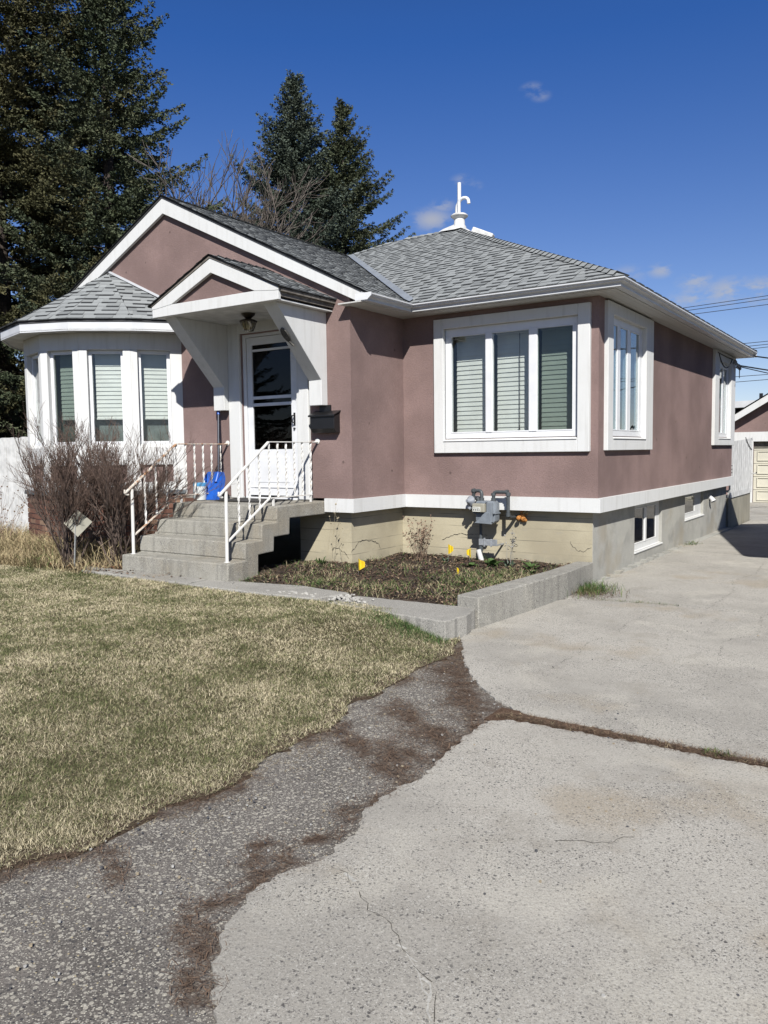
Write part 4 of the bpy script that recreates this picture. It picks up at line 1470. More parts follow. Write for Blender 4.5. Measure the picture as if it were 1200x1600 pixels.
# the house next door on the right: just outside the picture, it throws the shade across the driveway
nh = empty('neighbour_house', (7, 3.8, 0), 'pale sided house next door across the driveway', 'house')
NX = 3.0
g = G('pale_siding')
sep = g.n('SeparateXYZ', Vector=g.pos).outputs['Z']
pp = g.math('PINGPONG', sep, .075)
c_ = g.mix(g.ramp(pp, 0, .01, .7, 0), (.52, .53, .50), (.15, .15, .15))
m_siding = g.fin(c_, .6, None, .3)
mb = MB()
mb.prism([(NX + .5, .85, -.1), (NX + .5, 6.8, -.1), (NX + .5, 6.8, 2.9), (NX + .5, 3.82, 4.86), (NX + .5, .85, 2.9)], (8, 0, 0))
mb.build('wall', m_siding, nh)
mb = MB()
for (ye, zz) in ((.62, 2.86), (7.02, 2.86)):
    mb.prism([(NX - .05, ye, zz), (NX - .05, 3.82, 5.06), (NX - .05, 3.82, 4.92), (NX - .05, ye, zz - .14)], (8.9, 0, 0))
mb.build('roof', m_drip, nh)
for (a, b) in ((1.8, 2.7), (4.6, 5.6)):
    mb = MB(); mb.fr = (Vector((NX + .5, 0, 0)), Y, -X)
    mb.box(a, 0, 1.3, b, .03, 2.3)
    nw = mb.build('window', m_vinyl, nh)
    mb = MB(); mb.fr = (Vector((NX + .5, 0, 0)), Y, -X)
    mb.box(a + .06, .03, 1.36, b - .06, .034, 2.24)
    mb.build('pane', m_black, nw)

# fence on the left
fe = empty('board_fence', (-11, -.9, .2), 'tall white painted board fence running left from the bow window', 'fence')
mb = MB()
x = -9.0; k = 0
while x > -19.5:
    mb.box(x - .142, -1.02 + .006 * (k % 2), .1, x, -.998 + .006 * (k % 2), 1.875 + random.uniform(-.008, .008))
    x -= .15; k += 1
mb.build('board', m_board, fe, bevel=.002)
mb = MB()
mb.box(-19.5, -.99, .5, -9.0, -.94, .59); mb.box(-19.5, -.99, 1.5, -9.0, -.94, 1.59)
for x in (-9.1, -11.5, -13.9, -16.3, -18.7): mb.box(x - .09, -.94, .0, x, -.85, 1.8)
mb.build('fence_rail', m_board, fe)

# overhead wires
def wire(a, b, r, label, s_=.1):
    mb = MB(); mb.tube(sag(a, b, s_, 20), r, 6)
    return tag(mb.build('overhead_wire', m_cable), label, 'wire', 'overhead wires right of the house')


def thru(a, b, back, fwd):
    a, b = Vector(a), Vector(b); d = (b - a).normalized()
    return a - d * back, b + d * fwd


for (a, b, lb) in (((-3.81, 20.18, 6.41), (-1.27, 20.66, 6.6), 'highest of the thin wires crossing the sky above the garage'),
                   ((-3.71, 20.20, 6.31), (-1.26, 20.66, 6.49), 'second highest wire, just under the topmost one above the garage'),
                   ((-3.55, 20.24, 6.17), (-1.26, 20.66, 6.31), 'third wire down of the upper trio above the garage'),
                   ((-1.99, 20.55, 5.07), (-1.24, 20.67, 5.10), 'top wire of the middle trio beside the end of the gutter'),
                   ((-1.85, 20.57, 4.97), (-1.235, 20.67, 5.0), 'middle wire of the trio beside the end of the gutter'),
                   ((-1.71, 20.59, 4.88), (-1.23, 20.67, 4.91), 'bottom wire of the trio beside the end of the gutter'),
                   ((-2.18, 20.52, 3.97), (-1.21, 20.67, 4.0), 'low wire right of the rear window, above the lowest one'),
                   ((-2.18, 20.52, 3.79), (-1.21, 20.67, 3.83), 'lowest wire right of the rear window, just over the far roof')):
    p0, p1 = thru(a, b, 14, 25)
    wire(p0, p1, .011, lb, .02)
wire((.15, 7.75, 3.12), (5.2, 24, 1.75 + 1.2), .014, 'thick drop wire slanting down right from the eave clamp', .05)
wire((.15, 7.80, 3.10), (4.6, 24, 2.55), .009, 'thin drop wire just below the thick one from the eave clamp', .05)
wire((.38, 7.95, 3.30), (9.0, 22, 4.3), .014, 'dark wire leaving the gutter end and rising right', .5)

# ================================================================== the ground
NPR = np.random.default_rng(11)


def gh(x, y):
    """height of the driveway surface"""
    return -0.0101 * np.clip(np.asarray(y, float) - 3, 0, 14.8)


EDGE = np.array([(-.10, -3.05), (-.08, -3.19), (.09, -3.71), (.12, -4.23), (.13, -4.59), (.19, -4.97), (.22, -5.19), (.31, -5.58), (.35, -5.95), (.40, -6.27), (.43, -6.55), (.47, -6.77), (.45, -6.94), (.42, -7.15), (.31, -7.32), (.20, -7.5), (.1, -8.2), (0, -9), (-.1, -16)])[::-1]


def vnoise(x, y, s, seed=0):
    """cheap smooth value noise, 0..1"""
    r_ = np.random.default_rng(seed); T = r_.random((64, 64))
    xs, ys = np.asarray(x) / s, np.asarray(y) / s
    xi, yi = np.floor(xs).astype(int), np.floor(ys).astype(int)
    fx_, fy_ = xs - xi, ys - yi
    fx_ = fx_ * fx_ * (3 - 2 * fx_); fy_ = fy_ * fy_ * (3 - 2 * fy_)
    A = T[xi % 64, yi % 64]; B = T[(xi + 1) % 64, yi % 64]; C = T[xi % 64, (yi + 1) % 64]; D = T[(xi + 1) % 64, (yi + 1) % 64]
    return (A * (1 - fx_) + B * fx_) * (1 - fy_) + (C * (1 - fx_) + D * fx_) * fy_


def fbm(x, y, s, seed=0, o=3):
    return sum(vnoise(x, y, s / 2 ** k, seed + k) * .5 ** k for k in range(o)) / sum(.5 ** k for k in range(o))


def lawn_d(x, y):
    ex = np.interp(y, EDGE[:, 1], EDGE[:, 0]) + (fbm(x * .6, y, .42, 5, 5) - .5) * .30
    return ex - x


def lawn_h(x, y):
    d = lawn_d(x, y)
    t = np.clip(d / np.interp(y, [-4.6, -3.5], [2.2, .75]), 0, 1); t = t * t * (3 - 2 * t)
    base = .004 + .16 * t + (fbm(x, y, .8, 9) - .5) * .02 * np.clip(d, 0, 1)
    return np.where(d < 0, -.06, base)


def sheet(name, x0, x1, y0, y1, st, hf, mat, kind='structure', attrs=None):
    nx, ny = int((x1 - x0) / st) + 1, int((y1 - y0) / st) + 1
    xs, ys = np.linspace(x0, x1, nx), np.linspace(y0, y1, ny)
    GX, GY = np.meshgrid(xs, ys)
    H = hf(GX, GY)
    V = np.stack([GX, GY, H], -1).reshape(-1, 3)
    i = np.arange(nx - 1); j = np.arange(ny - 1)
    I, J = np.meshgrid(i, j); a = (J * nx + I).ravel()
    F = np.stack([a, a + 1, a + nx + 1, a + nx], -1)
    o = raw(name, V, F, mat, smooth=True)
    if kind: o['kind'] = kind
    for k, fn in (attrs or {}).items():
        at_ = o.data.attributes.new(k, 'FLOAT', 'POINT')
        at_.data.foreach_set('value', np.ascontiguousarray(fn(GX, GY).ravel(), np.float32))
    return o


# far ground
g = G('far_ground')
c_ = g.mix(g.ramp(g.noise(.25, 5), .35, .65), (.14, .13, .075), (.20, .175, .11))
m_far = g.fin(c_, .95, g.bump(g.noise(6, 5), .6, .05), .1)
mb = MB()
xs = [-300, -60, -20, -6, 6, 20, 60, 300]; ys = [-300, -40, 3, 17.8, 40, 300]
vs = [(x, y, float(gh(x, y)) - .03 - (.02 if y > 0 else 0)) for y in ys for x in xs]
fs = [(j * 8 + i, j * 8 + i + 1, (j + 1) * 8 + i + 1, (j + 1) * 8 + i) for j in range(len(ys) - 1) for i in range(7)]
mb.add(vs, fs)
tag(mb.build('ground', m_far, fix=False), kind='structure')
mb = MB(); mb.box(-60, -26, -.2, 60, -17, -.018)
tag(mb.build('road', plain('street_asphalt', (.09, .09, .09), .9, .2, 2)), kind='structure')

# driveway slabs ------------------------------------------------
m_drive = concrete('driveway_concrete', (.505, .478, .42), (.35, .322, .27), .85, True, False, .75, 62)


def rough(pts, amp=.012, st=.05, seed=1):
    r_ = random.Random(seed); out = []
    for a, b in zip(pts, pts[1:]):
        L_ = math.hypot(b[0] - a[0], b[1] - a[1]); k = max(1, int(L_ / st))
        nx, ny = -(b[1] - a[1]) / max(L_, 1e-6), (b[0] - a[0]) / max(L_, 1e-6)
        for i in range(k):
            t = i / k; o = r_.uniform(-amp, amp) if i else 0
            out.append((a[0] + (b[0] - a[0]) * t + nx * o, a[1] + (b[1] - a[1]) * t + ny * o))
    out.append(pts[-1])
    return out


def hcrack(mb, pts, w, z=.0022, m=1, seed=1, gap=.0):
    r_ = random.Random(seed)
    P = rough(pts, .016, .035, seed)
    for a, b in zip(P, P[1:]):
        if r_.random() < gap: continue
        d = Vector((b[0] - a[0], b[1] - a[1]))
        if d.length < 1e-6: continue
        d.normalize(); n_ = Vector((-d.y, d.x)) * w * r_.uniform(.25, 1)
        n2 = Vector((-d.y, d.x)) * w * r_.uniform(.25, 1)
        zz = lambda q: float(gh(0, q[1])) + z
        mb.add([(a[0] - n_.x, a[1] - n_.y, zz(a)), (b[0] - n2.x, b[1] - n2.y, zz(b)), (b[0] + n2.x, b[1] + n2.y, zz(b)), (a[0] + n_.x, a[1] + n_.y, zz(a))], [(0, 1, 2, 3)], m)


m_crack = plain('crack_dirt', (.06, .052, .042), .95, .3, 60)
m_spall = plain('spalled_concrete', (.50, .485, .44), .95, .15, 60, .5, 120)


def slab(pts, cracks=()):
    mb = MB()
    T = [(x, y, float(gh(x, y))) for (x, y) in pts]
    B = [(x, y, z - .10) for (x, y, z) in T]
    n_ = len(T)
    mb.add(T + B, [tuple(range(n_))] + [(i, (i + 1) % n_, n_ + (i + 1) % n_, n_ + i) for i in range(n_)])
    for c_ in cracks: hcrack(mb, *c_)
    o = mb.build('driveway_slab', [m_drive, m_crack, m_spall], bevel=.0, fix=True)
    return tag(o, kind='structure')


near = [(1.9, -16), (1.75, -9.2), (1.60, -8.1), (1.51, -7.56), (1.33, -7.40), (1.20, -7.22), (1.13, -6.99), (1.15, -6.86), (1.21, -6.72), (1.19, -6.46), (1.11, -6.31), (1.09, -6.0), (1.14, -5.85), (1.09, -5.55), (1.04, -5.13), (1.06, -4.94), (1.16, -4.87), (1.38, -4.865), (1.64, -4.86), (1.91, -4.85), (2.21, -4.87), (2.5, -4.86), (3.4, -4.86)]
slab(rough(near, .017, .026, 3) + [(3.4, -16)],
     [([(1.21, -6.72), (1.35, -6.74), (1.46, -6.82), (1.55, -6.90), (1.66, -6.92), (1.80, -7.03), (1.92, -7.10), (2.02, -7.28)], .0016, .0022, 1, 4, .25),
      ([(1.34, -6.745), (1.44, -6.80)], .009, .0018, 2, 5, .1),
      ([(1.30, -7.36), (1.45, -7.25), (1.60, -7.20), (1.75, -7.14)], .0018, .002, 2, 6, .35),
      ([(1.55, -6.90), (1.80, -7.035), (1.92, -7.11), (2.0, -7.24)], .006, .0017, 2, 4, .45), ([(1.9, -6.1), (2.1, -6.0), (2.2, -5.8)], .002, .002, 1, 33, .2), ([(1.78, -7.02), (1.86, -7.08), (1.95, -7.16)], .005, .0019, 2, 9, .3)])
mid = [(-.10, -2.60), (-.13, -3.09), (.02, -3.35), (.28, -3.82), (.46, -4.08), (.68, -4.34), (.88, -4.54), (1.0, -4.63), (1.17, -4.72), (1.48, -4.73), (1.85, -4.75), (2.19, -4.78), (2.49, -4.78), (3.4, -4.79)]
slab(rough(mid, .014, .028, 8) + [(3.4, -.99), (1.94, -.965), (1.37, -.94), (.82, -.945), (.06, -1.12), (-.14, -1.6)],
     [([(1.10, -1.35), (.94, -1.9), (.98, -2.31), (.90, -2.9), (.95, -3.3), (.93, -3.74)], .0022, .0022, 1, 12, .35),
      ([(1.05, -2.6), (1.5, -2.5), (2.1, -2.7), (2.9, -2.5)], .0015, .0022, 1, 24, .4), ([(1.9, -1.0), (2.0, -1.8), (1.8, -2.3), (1.9, -2.9)], .0018, .0022, 1, 26, .3), ([(1.35, -2.1), (1.5, -2.9), (1.46, -3.4)], .0015, .0022, 1, 14, .5)])
slab([(.02, -1.08), (.82, -.925), (1.37, -.92), (1.94, -.945), (3.4, -.97), (3.4, 3.0), (.03, 3.0), (.02, 0)],
     [([(1.42, -.90), (1.44, .2), (1.30, .9), (1.45, 1.6), (1.38, 2.6)], .0025, .0022, 1, 15, .3)])
slab([(.02, 3.012), (3.4, 3.012), (3.4, 9.0), (.0, 9.0)], [([(.3, 3.6), (1.2, 3.4), (2.4, 3.6), (3.3, 3.5)], .009, .0024, 1, 16, .2)])
slab([(.0, 9.012), (3.4, 9.012), (4.4, 13), (4.4, 17.9), (-2.4, 17.9), (-2.4, 13), (-.3, 10.6), (-.02, 10.5)],
     [([(-.3, 12.6), (.5, 12.0), (1.5, 12.2)], .008, .0024, 1, 17, .2), ([(-1.6, 15.1), (1.5, 15.1)], .008, .0024, 1, 18, .1)])
slab(rough([(3.4, 3.0), (3.4, -16)], .01, .3) + [(3.46, -16), (3.46, 3.0)])

# asphalt strip, with soil and needles worked into it ------------------------------
DIRT = [(( .02, -3.25), (.12, -3.6), .10), ((.12, -3.6), (.45, -4.2), .30), ((.45, -4.2), (.9, -4.75), .27), ((.9, -4.75), (1.04, -5.05), .14), ((1.04, -5.05), (1.05, -5.6), .16), ((.25, -3.95), (.72, -4.75), .14),
        ((.5, -5.0), (1.0, -5.4), .17), ((.35, -5.45), (.75, -5.75), .14), ((.75, -5.55), (1.05, -5.9), .14), ((1.10, -5.9), (1.05, -6.35), .08), ((1.10, -6.35), (1.10, -6.75), .06), ((1.08, -6.75), (1.06, -7.15), .085), ((1.1, -7.2), (1.4, -7.5), .05),
        ((.9, -6.75), (1.05, -6.95), .06), ((.45, -7.05), (.62, -7.2), .06)]


def dirtf(x, y):
    x = np.asarray(x, float); y = np.asarray(y, float)
    best = np.full(x.shape, 0.)
    wx = x + (fbm(x, y, .18, 31) - .5) * .22; wy = y + (fbm(x, y, .18, 41) - .5) * .22
    for (a, b, w) in DIRT:
        ax, ay = a; bx_, by = b; L2 = (bx_ - ax) ** 2 + (by - ay) ** 2
        t = np.clip(((wx - ax) * (bx_ - ax) + (wy - ay) * (by - ay)) / L2, 0, 1)
        d = np.hypot(wx - ax - t * (bx_ - ax), wy - ay - t * (by - ay))
        best = np.maximum(best, np.exp(-(d / w) ** 2))
    ld = np.clip(-lawn_d(x, y), 0, 9)
    best = np.maximum(best, .85 * np.exp(-(ld / .15) ** 2) * np.clip((fbm(x, y, .3, 55) - .32) * 5, 0, 1))
    return best


g = G('old_asphalt')
c_ = g.mix(g.ramp(g.noise(2.2, 5), .3, .7), (.19, .172, .152), (.275, .25, .222))
c_ = g.mix(g.ramp(g.noise(130, 3, .8), .4, .65, 0, .7), c_, (.05, .048, .046))
nr = g.bump(g.noise(90, 5, .8), .8, .008)
for sc, lo, colr, th in ((48, .50, (.47, .44, .37), .42), (80, .48, (.38, .355, .31), .40), (125, .45, (.60, .57, .48), .36), (70, .90, (.50, .42, .26), .28), (60, .72, (.05, .05, .055), .34)):
    v = g.n('TexVoronoi', {'feature': 'F1'}, Vector=g.pos, Scale=sc)
    wn_ = g.n('TexWhiteNoise', {'noise_dimensions': '3D'}, Vector=v.outputs['Position'])
    gate = g.math('GREATER_THAN', wn_.outputs['Value'], lo)
    d = g.ramp(v.outputs['Distance'], th * .75, th, 1, 0)
    f_ = g.math('MULTIPLY', gate, d)
    c_ = g.mix(g.math('MULTIPLY', f_, .8), c_, g.mix(wn_.outputs['Value'], tuple(q * .75 for q in colr), tuple(min(1, q * 1.25) for q in colr)))
    nr = g.bump(f_, .5, .006, nr)
da = g.attr('dirt')
dm = g.ramp(g.math('ADD', da, g.math('MULTIPLY', g.math('SUBTRACT', g.noise(9, 6, .75), .5), 1.7)), .34, 1.2)
soil = g.mix(g.ramp(g.noise(50, 4, .8), .35, .65), (.062, .043, .032), (.125, .086, .062))
c_ = g.mix(dm, c_, soil)
m_asph = g.fin(c_, .95, nr, .15)
sheet('asphalt_strip', -2.2, 2.1, -16, -2.9, .05, lambda x, y: -.014 + 0 * x + (fbm(x, y, .5, 3) - .5) * .008, m_asph, attrs={'dirt': dirtf})

# soil in the joints between the slabs
g = G('joint_soil')
c_ = g.mix(g.ramp(g.noise(50, 4, .8), .35, .65), (.075, .047, .032), (.155, .10, .068))
m_soil_j = g.fin(c_, .95, g.bump(g.noise(60, 5, .8), .9, .01), .1)
mb = MB(); mb.box(1.0, -4.92, -.05, 3.4, -4.68, -.006)
tag(mb.build('joint_soil', m_soil_j), kind='structure')
mb = MB(); mb.box(-.05, -1.2, -.05, 3.4, -.88, -.008)
tag(mb.build('joint_soil', m_crack), kind='structure')

# walkway
m_walk = concrete('walkway_concrete', (.41, .395, .355), (.30, .29, .26), .5, True, False, .6, 75)
def walk(pts, z, seed, zs=None):
    mb = MB(); P = rough(pts + [pts[0]], .010, .06, seed)[:-1]
    mb.prism([(x, y, z - .2) for (x, y) in P], (0, 0, .2))
    return tag(mb.build('walkway', m_walk, bevel=.008), kind='structure')


walk([(-5.45, -2.915), (-3.36, -2.915), (-3.34, -3.22), (-5.2, -3.16)], .192, 1)
walk([(-3.335, -2.9), (-3.05, -2.84), (-2.2, -2.70), (-1.52, -2.80), (-1.60, -3.20), (-2.4, -3.24), (-3.315, -3.22)], .186, 2)
walk([(-1.40, -2.83), (-.14, -2.80), (-.06, -3.12), (-.10, -3.42), (-1.42, -3.27)], .172, 3)
mb = MB()
rr = random.Random(9)
for i in range(90):
    cxx, cyy, sx_, sy_ = rr.choice(((-1.98, -3.08, .30, .06), (-1.45, -3.02, .06, .12), (-1.30, -3.05, .14, .08)))
    x, y = rr.gauss(cxx, sx_ * .5), rr.gauss(cyy, sy_ * .6); s_ = rr.uniform(.006, .024)
    pts = [(x + s_ * math.cos(a + rr.uniform(-.3, .3)), y + s_ * math.sin(a), .180 + rr.uniform(-.004, .004)) for a in (0, 1.2, 2.5, 3.7, 5.0)]
    mb.prism(pts, (rr.uniform(-.004, .004), rr.uniform(-.004, .004), s_ * rr.uniform(.4, .9)))
tag(mb.build('concrete_rubble', m_spall), 'loose white rubble where the walkway slab has crumbled', 'rubble', kind='stuff')

# low retaining wall
m_plant = concrete('planter_concrete', (.40, .385, .34), (.25, .235, .19), .5, True, True, .6, 60)
mb = MB()
base = [(-.33, -2.79), (-.10, -2.82), (-.02, -1.9), (.02, -1.0), (-.06, .03), (-.26, .03), (-.20, -1.0), (-.26, -1.9)]
topz = [.27, .27, .268, .262, .235, .235, .262, .268]
n_ = len(base)
vs = [(x, y, -.08) for (x, y) in base] + [(x, y, z) for (x, y), z in zip(base, topz)]
mb.add(vs, [tuple(range(n_))[::-1]] + [(i, (i + 1) % n_, n_ + (i + 1) % n_, n_ + i) for i in range(n_)] + [(8, 9, 10, 15), (10, 11, 14, 15), (11, 12, 13, 14)])
tag(mb.build('retaining_wall', m_plant, bevel=.010), 'low stained concrete retaining wall between the garden bed and the driveway', 'retaining wall')

# soil of the beds
g = G('garden_soil')
c_ = g.mix(g.ramp(g.noise(9, 5, .7), .35, .65), (.050, .036, .030), (.11, .083, .062))
c_ = g.mix(g.ramp(g.noise(40, 4, .8), .5, .7, 0, .7), c_, (.20, .16, .115))
m_soil = g.fin(c_, .97, g.bump(g.noise(30, 6, .8), 1.0, .03), .1)


def bed_h(x, y):
    z = .155 + .03 * np.clip((y + 2.8) / 2.8, 0, 1) + (fbm(x, y, .25, 21) - .5) * .05
    z = z + .07 * np.exp(-((x + 2.9) ** 2 + (y + 1.9) ** 2) / .3)
    z = np.where(x > -.16, -.1, z)
    z = np.where((x < XJ - .3) & (y > YJ + .25), -.1, z)
    return z


sheet('garden_bed', -3.6, -.12, -2.95, .18, .04, bed_h, m_soil)


def bedl_h(x, y):
    return .17 + (fbm(x, y, .3, 25) - .5) * .07


sheet('shrub_bed', -14, -4.85, -3.35, -.9, .06, lambda x, y: np.where(y < -3.08 - (x + 5.2) * 0 + (fbm(x, y, .4, 77) - .5) * .3 - .5 * (x < -20), -.1, bedl_h(x, y)), m_soil)

# lawn ----------------------------------------------------------------
g = G('lawn_thatch')
c_ = g.mix(g.ramp(g.noise(1.6, 5, .6), .35, .65), (.13, .11, .06), (.23, .195, .12))
c_ = g.mix(g.ramp(g.noise(60, 4, .8), .35, .65, 0, .8), c_, (.04, .036, .018))
ed_ = g.ramp(g.math('ADD', g.attr('edge'), g.math('MULTIPLY', g.math('SUBTRACT', g.noise(16, 4, .7), .5), .8)), .3, .8)
c_ = g.mix(ed_, c_, g.mix(g.ramp(g.noise(60, 4, .8), .35, .65), (.07, .05, .036), (.15, .11, .078)))
m_lawn = g.fin(c_, .97, g.bump(g.noise(45, 6, .8), 1.0, .03), .1)


def under(x, y):
    h = lawn_h(x, y)
    walkm = (y > -3.18) & (x > -5.4)
    return np.where(walkm, -.08, h)


sheet('lawn', -16, .75, -16, -2.4, .05, under, m_lawn, attrs={'edge': lambda x, y: np.exp(-(np.clip(lawn_d(x, y), 0, 9) / .16) ** 2)})


def blade_mat(name, pal, patch):
    """pal: (dry light, dry dark, green light, green dark)"""
    g = G(name)
    r_ = g.attr('rnd')
    dry = g.mix(g.ramp(r_, 0, .5), pal[1], pal[0])
    gr = g.mix(g.ramp(r_, .55, 1), pal[3], pal[2])
    pn = g.math('ADD', g.math('MULTIPLY', g.noise(1.7, 5, .72), 1.0), g.math('MULTIPLY', g.noise(9, 3), .35))
    pn = g.math('ADD', pn, g.math('MULTIPLY', r_, .42))
    f_ = g.ramp(pn, patch - .04, patch + .05)
    c_ = g.mix(f_, dry, gr)
    g.fin(c_, .85, None, .12)
    return g.mat


m_blade = blade_mat('grass_blades', ((.63, .555, .375), (.33, .28, .17), (.225, .235, .105), (.095, .112, .045)), .915)


def inview(x, y, margin=1.0):
    dx, dy = x - CAMP.x, y - CAMP.y
    f_ = dx * -.5548 + dy * .832; r__ = dx * .832 + dy * .5548
    return (f_ > .3) & (np.abs(r__) < f_ * .48 + margin)


def blades(name, P, H, L, Wd, lean, mat, label, cat='grass', rnd=None, spread=None, curl=.5):
    """P (n,3) roots; L length; Wd width; lean 0 upright .. 1 flat"""
    n = len(P)
    a = NPR.random(n) * 2 * np.pi; b = a + np.pi / 2 + NPR.normal(0, .4, n)
    dirx, diry = np.cos(a), np.sin(a)
    ln = np.clip(lean + NPR.normal(0, .18, n), .02, .97)
    el = (1 - ln) * np.pi / 2
    p1 = P + np.stack([dirx * np.cos(el), diry * np.cos(el), np.sin(el)], -1) * (L * .55)[:, None]
    el2 = el * (1 - curl)
    a2 = a + NPR.normal(0, .5, n)
    p2 = p1 + np.stack([np.cos(a2) * np.cos(el2), np.sin(a2) * np.cos(el2), np.sin(el2)], -1) * (L * .45)[:, None]
    w = np.stack([np.cos(b), np.sin(b), np.zeros(n)], -1) * (Wd / 2)[:, None]
    V = np.stack([P - w, P + w, p1 + w * .8, p1 - w * .8, p2], 1).reshape(-1, 3)
    k = np.arange(n)[:, None] * 5
    F = np.concatenate([k + [0, 1, 2], k + [0, 2, 3], k + [3, 2, 4]], 0)
    r_ = NPR.random(n) if rnd is None else rnd
    o = raw(name, V, F, mat, rnd=np.repeat(r_, 5))
    return tag(o, label, cat, kind='stuff')


def sample(n, x0, x1, y0, y1):
    return x0 + NPR.random(n) * (x1 - x0), y0 + NPR.random(n) * (y1 - y0)


x, y = sample(5000000, -10.5, .6, -9.0, -2.7)
dist = np.hypot(x - CAMP.x, y - CAMP.y)
keep = inview(x, y, 1.2) & (lawn_d(x, y) > -.02)
top_edge = np.where(x > -5.3, -3.19, -3.02 - .0 * x) + (fbm(x, np.zeros_like(x), .15, 61) - .5) * .09
keep &= y < np.where(x > -5.3, top_edge, -3.08 + (fbm(x, x * 0, .5, 62) - .5) * .35)
keep &= NPR.random(len(x)) < np.clip(3.0 / dist, .14, 1) * (.35 + .65 * np.clip(lawn_d(x, y) / .25 + fbm(x, y, .12, 71) * 1.2 - .45, 0, 1))
x, y, dist = x[keep], y[keep], dist[keep]
x2, y2 = sample(330000, -12.5, .5, -10.5, -3.1)          # the rest of the lawn, thinner, for views from the side
ok = ~inview(x2, y2, 1.2) & (lawn_d(x2, y2) > -.02)
x2, y2 = x2[ok], y2[ok]
nfar = len(x2)
x, y, dist = np.concatenate([x, x2]), np.concatenate([y, y2]), np.concatenate([dist, np.full(nfar, 9.5)])
h = lawn_h(x, y)
L_ = NPR.uniform(.012, .034, len(x)) * (1 + .25 * (fbm(x, y, .5, 81) - .5)) * np.where(NPR.random(len(x)) < .05, 1.5, 1)
near_edge = (y > -3.45) & (x > -5.3)
L_ = np.where(near_edge & (NPR.random(len(x)) < .4), L_ * 1.35, L_)
W_ = NPR.uniform(.0015, .0030, len(x)) * np.clip(dist / 4.2, .8, 2.3)
print('lawn blades', len(x))
blades('grass', np.stack([x, y, h - .003], -1), h, L_, W_, np.where(NPR.random(len(x)) < .6, .84, .52), m_blade, 'short lawn half straw coloured and half green, lying over the front yard')

# pine needles and dead grass on the asphalt and in the joint
m_needle = plain('dead_needles', (.19, .125, .083), .9, .35, 30)
x, y = sample(260000, -.3, 1.7, -7.8, -3.0)
dn_ = dirtf(x, y)
slabx = np.interp(-y, [4.9, 5.13, 5.55, 5.85, 6.0, 6.31, 6.46, 6.72, 6.99, 7.22, 7.56], [1.10, 1.04, 1.08, 1.14, 1.09, 1.11, 1.19, 1.21, 1.13, 1.20, 1.51])
ok = (NPR.random(len(x)) < dn_ ** 1.5 * .24) & (lawn_d(x, y) < .06) & (x < np.where(y > -4.9, 3 * 0 + (.28 + (-3.82 - y) * .62), slabx + .01) + .02)
x1, y1 = x[ok], y[ok]
t = NPR.random(9000); xj = 1.05 + t * 2.35; yj = -4.815 + NPR.normal(0, .028, 9000)
x1 = np.concatenate([x1, xj]); y1 = np.concatenate([y1, yj])
print('needles', len(x1))
P = np.stack([x1, y1, np.full(len(x1), -.008) + NPR.random(len(x1)) * .012], -1)
blades('needle_litter', P, None, NPR.uniform(.02, .06, len(x1)), NPR.uniform(.0012, .0026, len(x1)), np.full(len(x1), .93), m_needle, 'brown dead needles gathered along the asphalt edge and slab joint', 'litter', curl=.9)
n = 450
t = NPR.random(n); xj = 1.05 + t * 2.35; yj = -4.81 + NPR.normal(0, .03, n)
m_straw = plain('straw_blades', (.42, .34, .21), .9, .3, 30)
blades('dead_straw', np.stack([xj, yj, np.full(n, .0)], -1), None, NPR.uniform(.02, .055, n), NPR.uniform(.002, .0035, n), np.full(n, .86), m_straw, 'pale straw scraps lying in the joint between the driveway slabs', 'litter')

x, y = sample(90000, -1.2, 1.2, -8.2, -3.1)
ld = lawn_d(x, y)
ok = (ld < .10) & (ld > -.30) & (NPR.random(len(x)) < .42 * np.exp(-(np.clip(-ld, 0, 1) / .10)) * np.clip(fbm(x, y, .25, 58) * 2 - .5, 0, 1)) & inview(x, y, .3)
x, y = x[ok], y[ok]
blades('edge_straw', np.stack([x, y, np.where(lawn_d(x, y) > 0, .004, -.010)], -1), None, NPR.uniform(.015, .05, len(x)), NPR.uniform(.0014, .003, len(x)), np.full(len(x), .92), m_straw, 'pale dead grass scraps strewn where the lawn thins out onto the asphalt', 'litter', curl=.9)
x, y = sample(22000, -1.3, -.02, -3.75, -3.28)
ok = (lawn_d(x, y) > .0) & (NPR.random(len(x)) < .30 * np.exp(-((x + .42) ** 2 / .10 + (y + 3.5) ** 2 / .02)))
x, y = x[ok], y[ok]
m_lush = blade_mat('lush_blades', ((.40, .40, .2), (.20, .19, .10), (.17, .235, .085), (.05, .10, .03)), .70)
blades('edge_grass', np.stack([x, y, lawn_h(x, y)], -1), None, NPR.uniform(.03, .085, len(x)), NPR.uniform(.002, .004, len(x)), np.full(len(x), .38), m_lush, 'taller fresh green grass at the lawn corner beside the end of the walkway', 'grass')

# small stones and leaves scattered over asphalt and concrete
x, y = sample(2600, .2, 3.3, -7.9, -1.2)
mb = MB()
for xx, yy in zip(x, y):
    if random.random() > (.55 if xx < 1.1 else .06): continue
    s_ = random.uniform(.0025, .007)
    ps = [(xx + s_ * math.cos(a) * random.uniform(.7, 1.2), yy + s_ * math.sin(a), -.006 if xx < 1.1 else .0) for a in (0, 1.3, 2.6, 3.9, 5.2)]
    mb.prism(ps, (0, 0, s_ * random.uniform(.6, 1.2)), random.randint(0, 2))
tag(mb.build('loose_gravel', [plain('stone_light', (.45, .44, .41), .8), plain('stone_dark', (.10, .10, .105), .8), plain('stone_tan', (.36, .30, .21), .8)]), 'small loose stones scattered over the asphalt and slabs', 'gravel', kind='stuff')

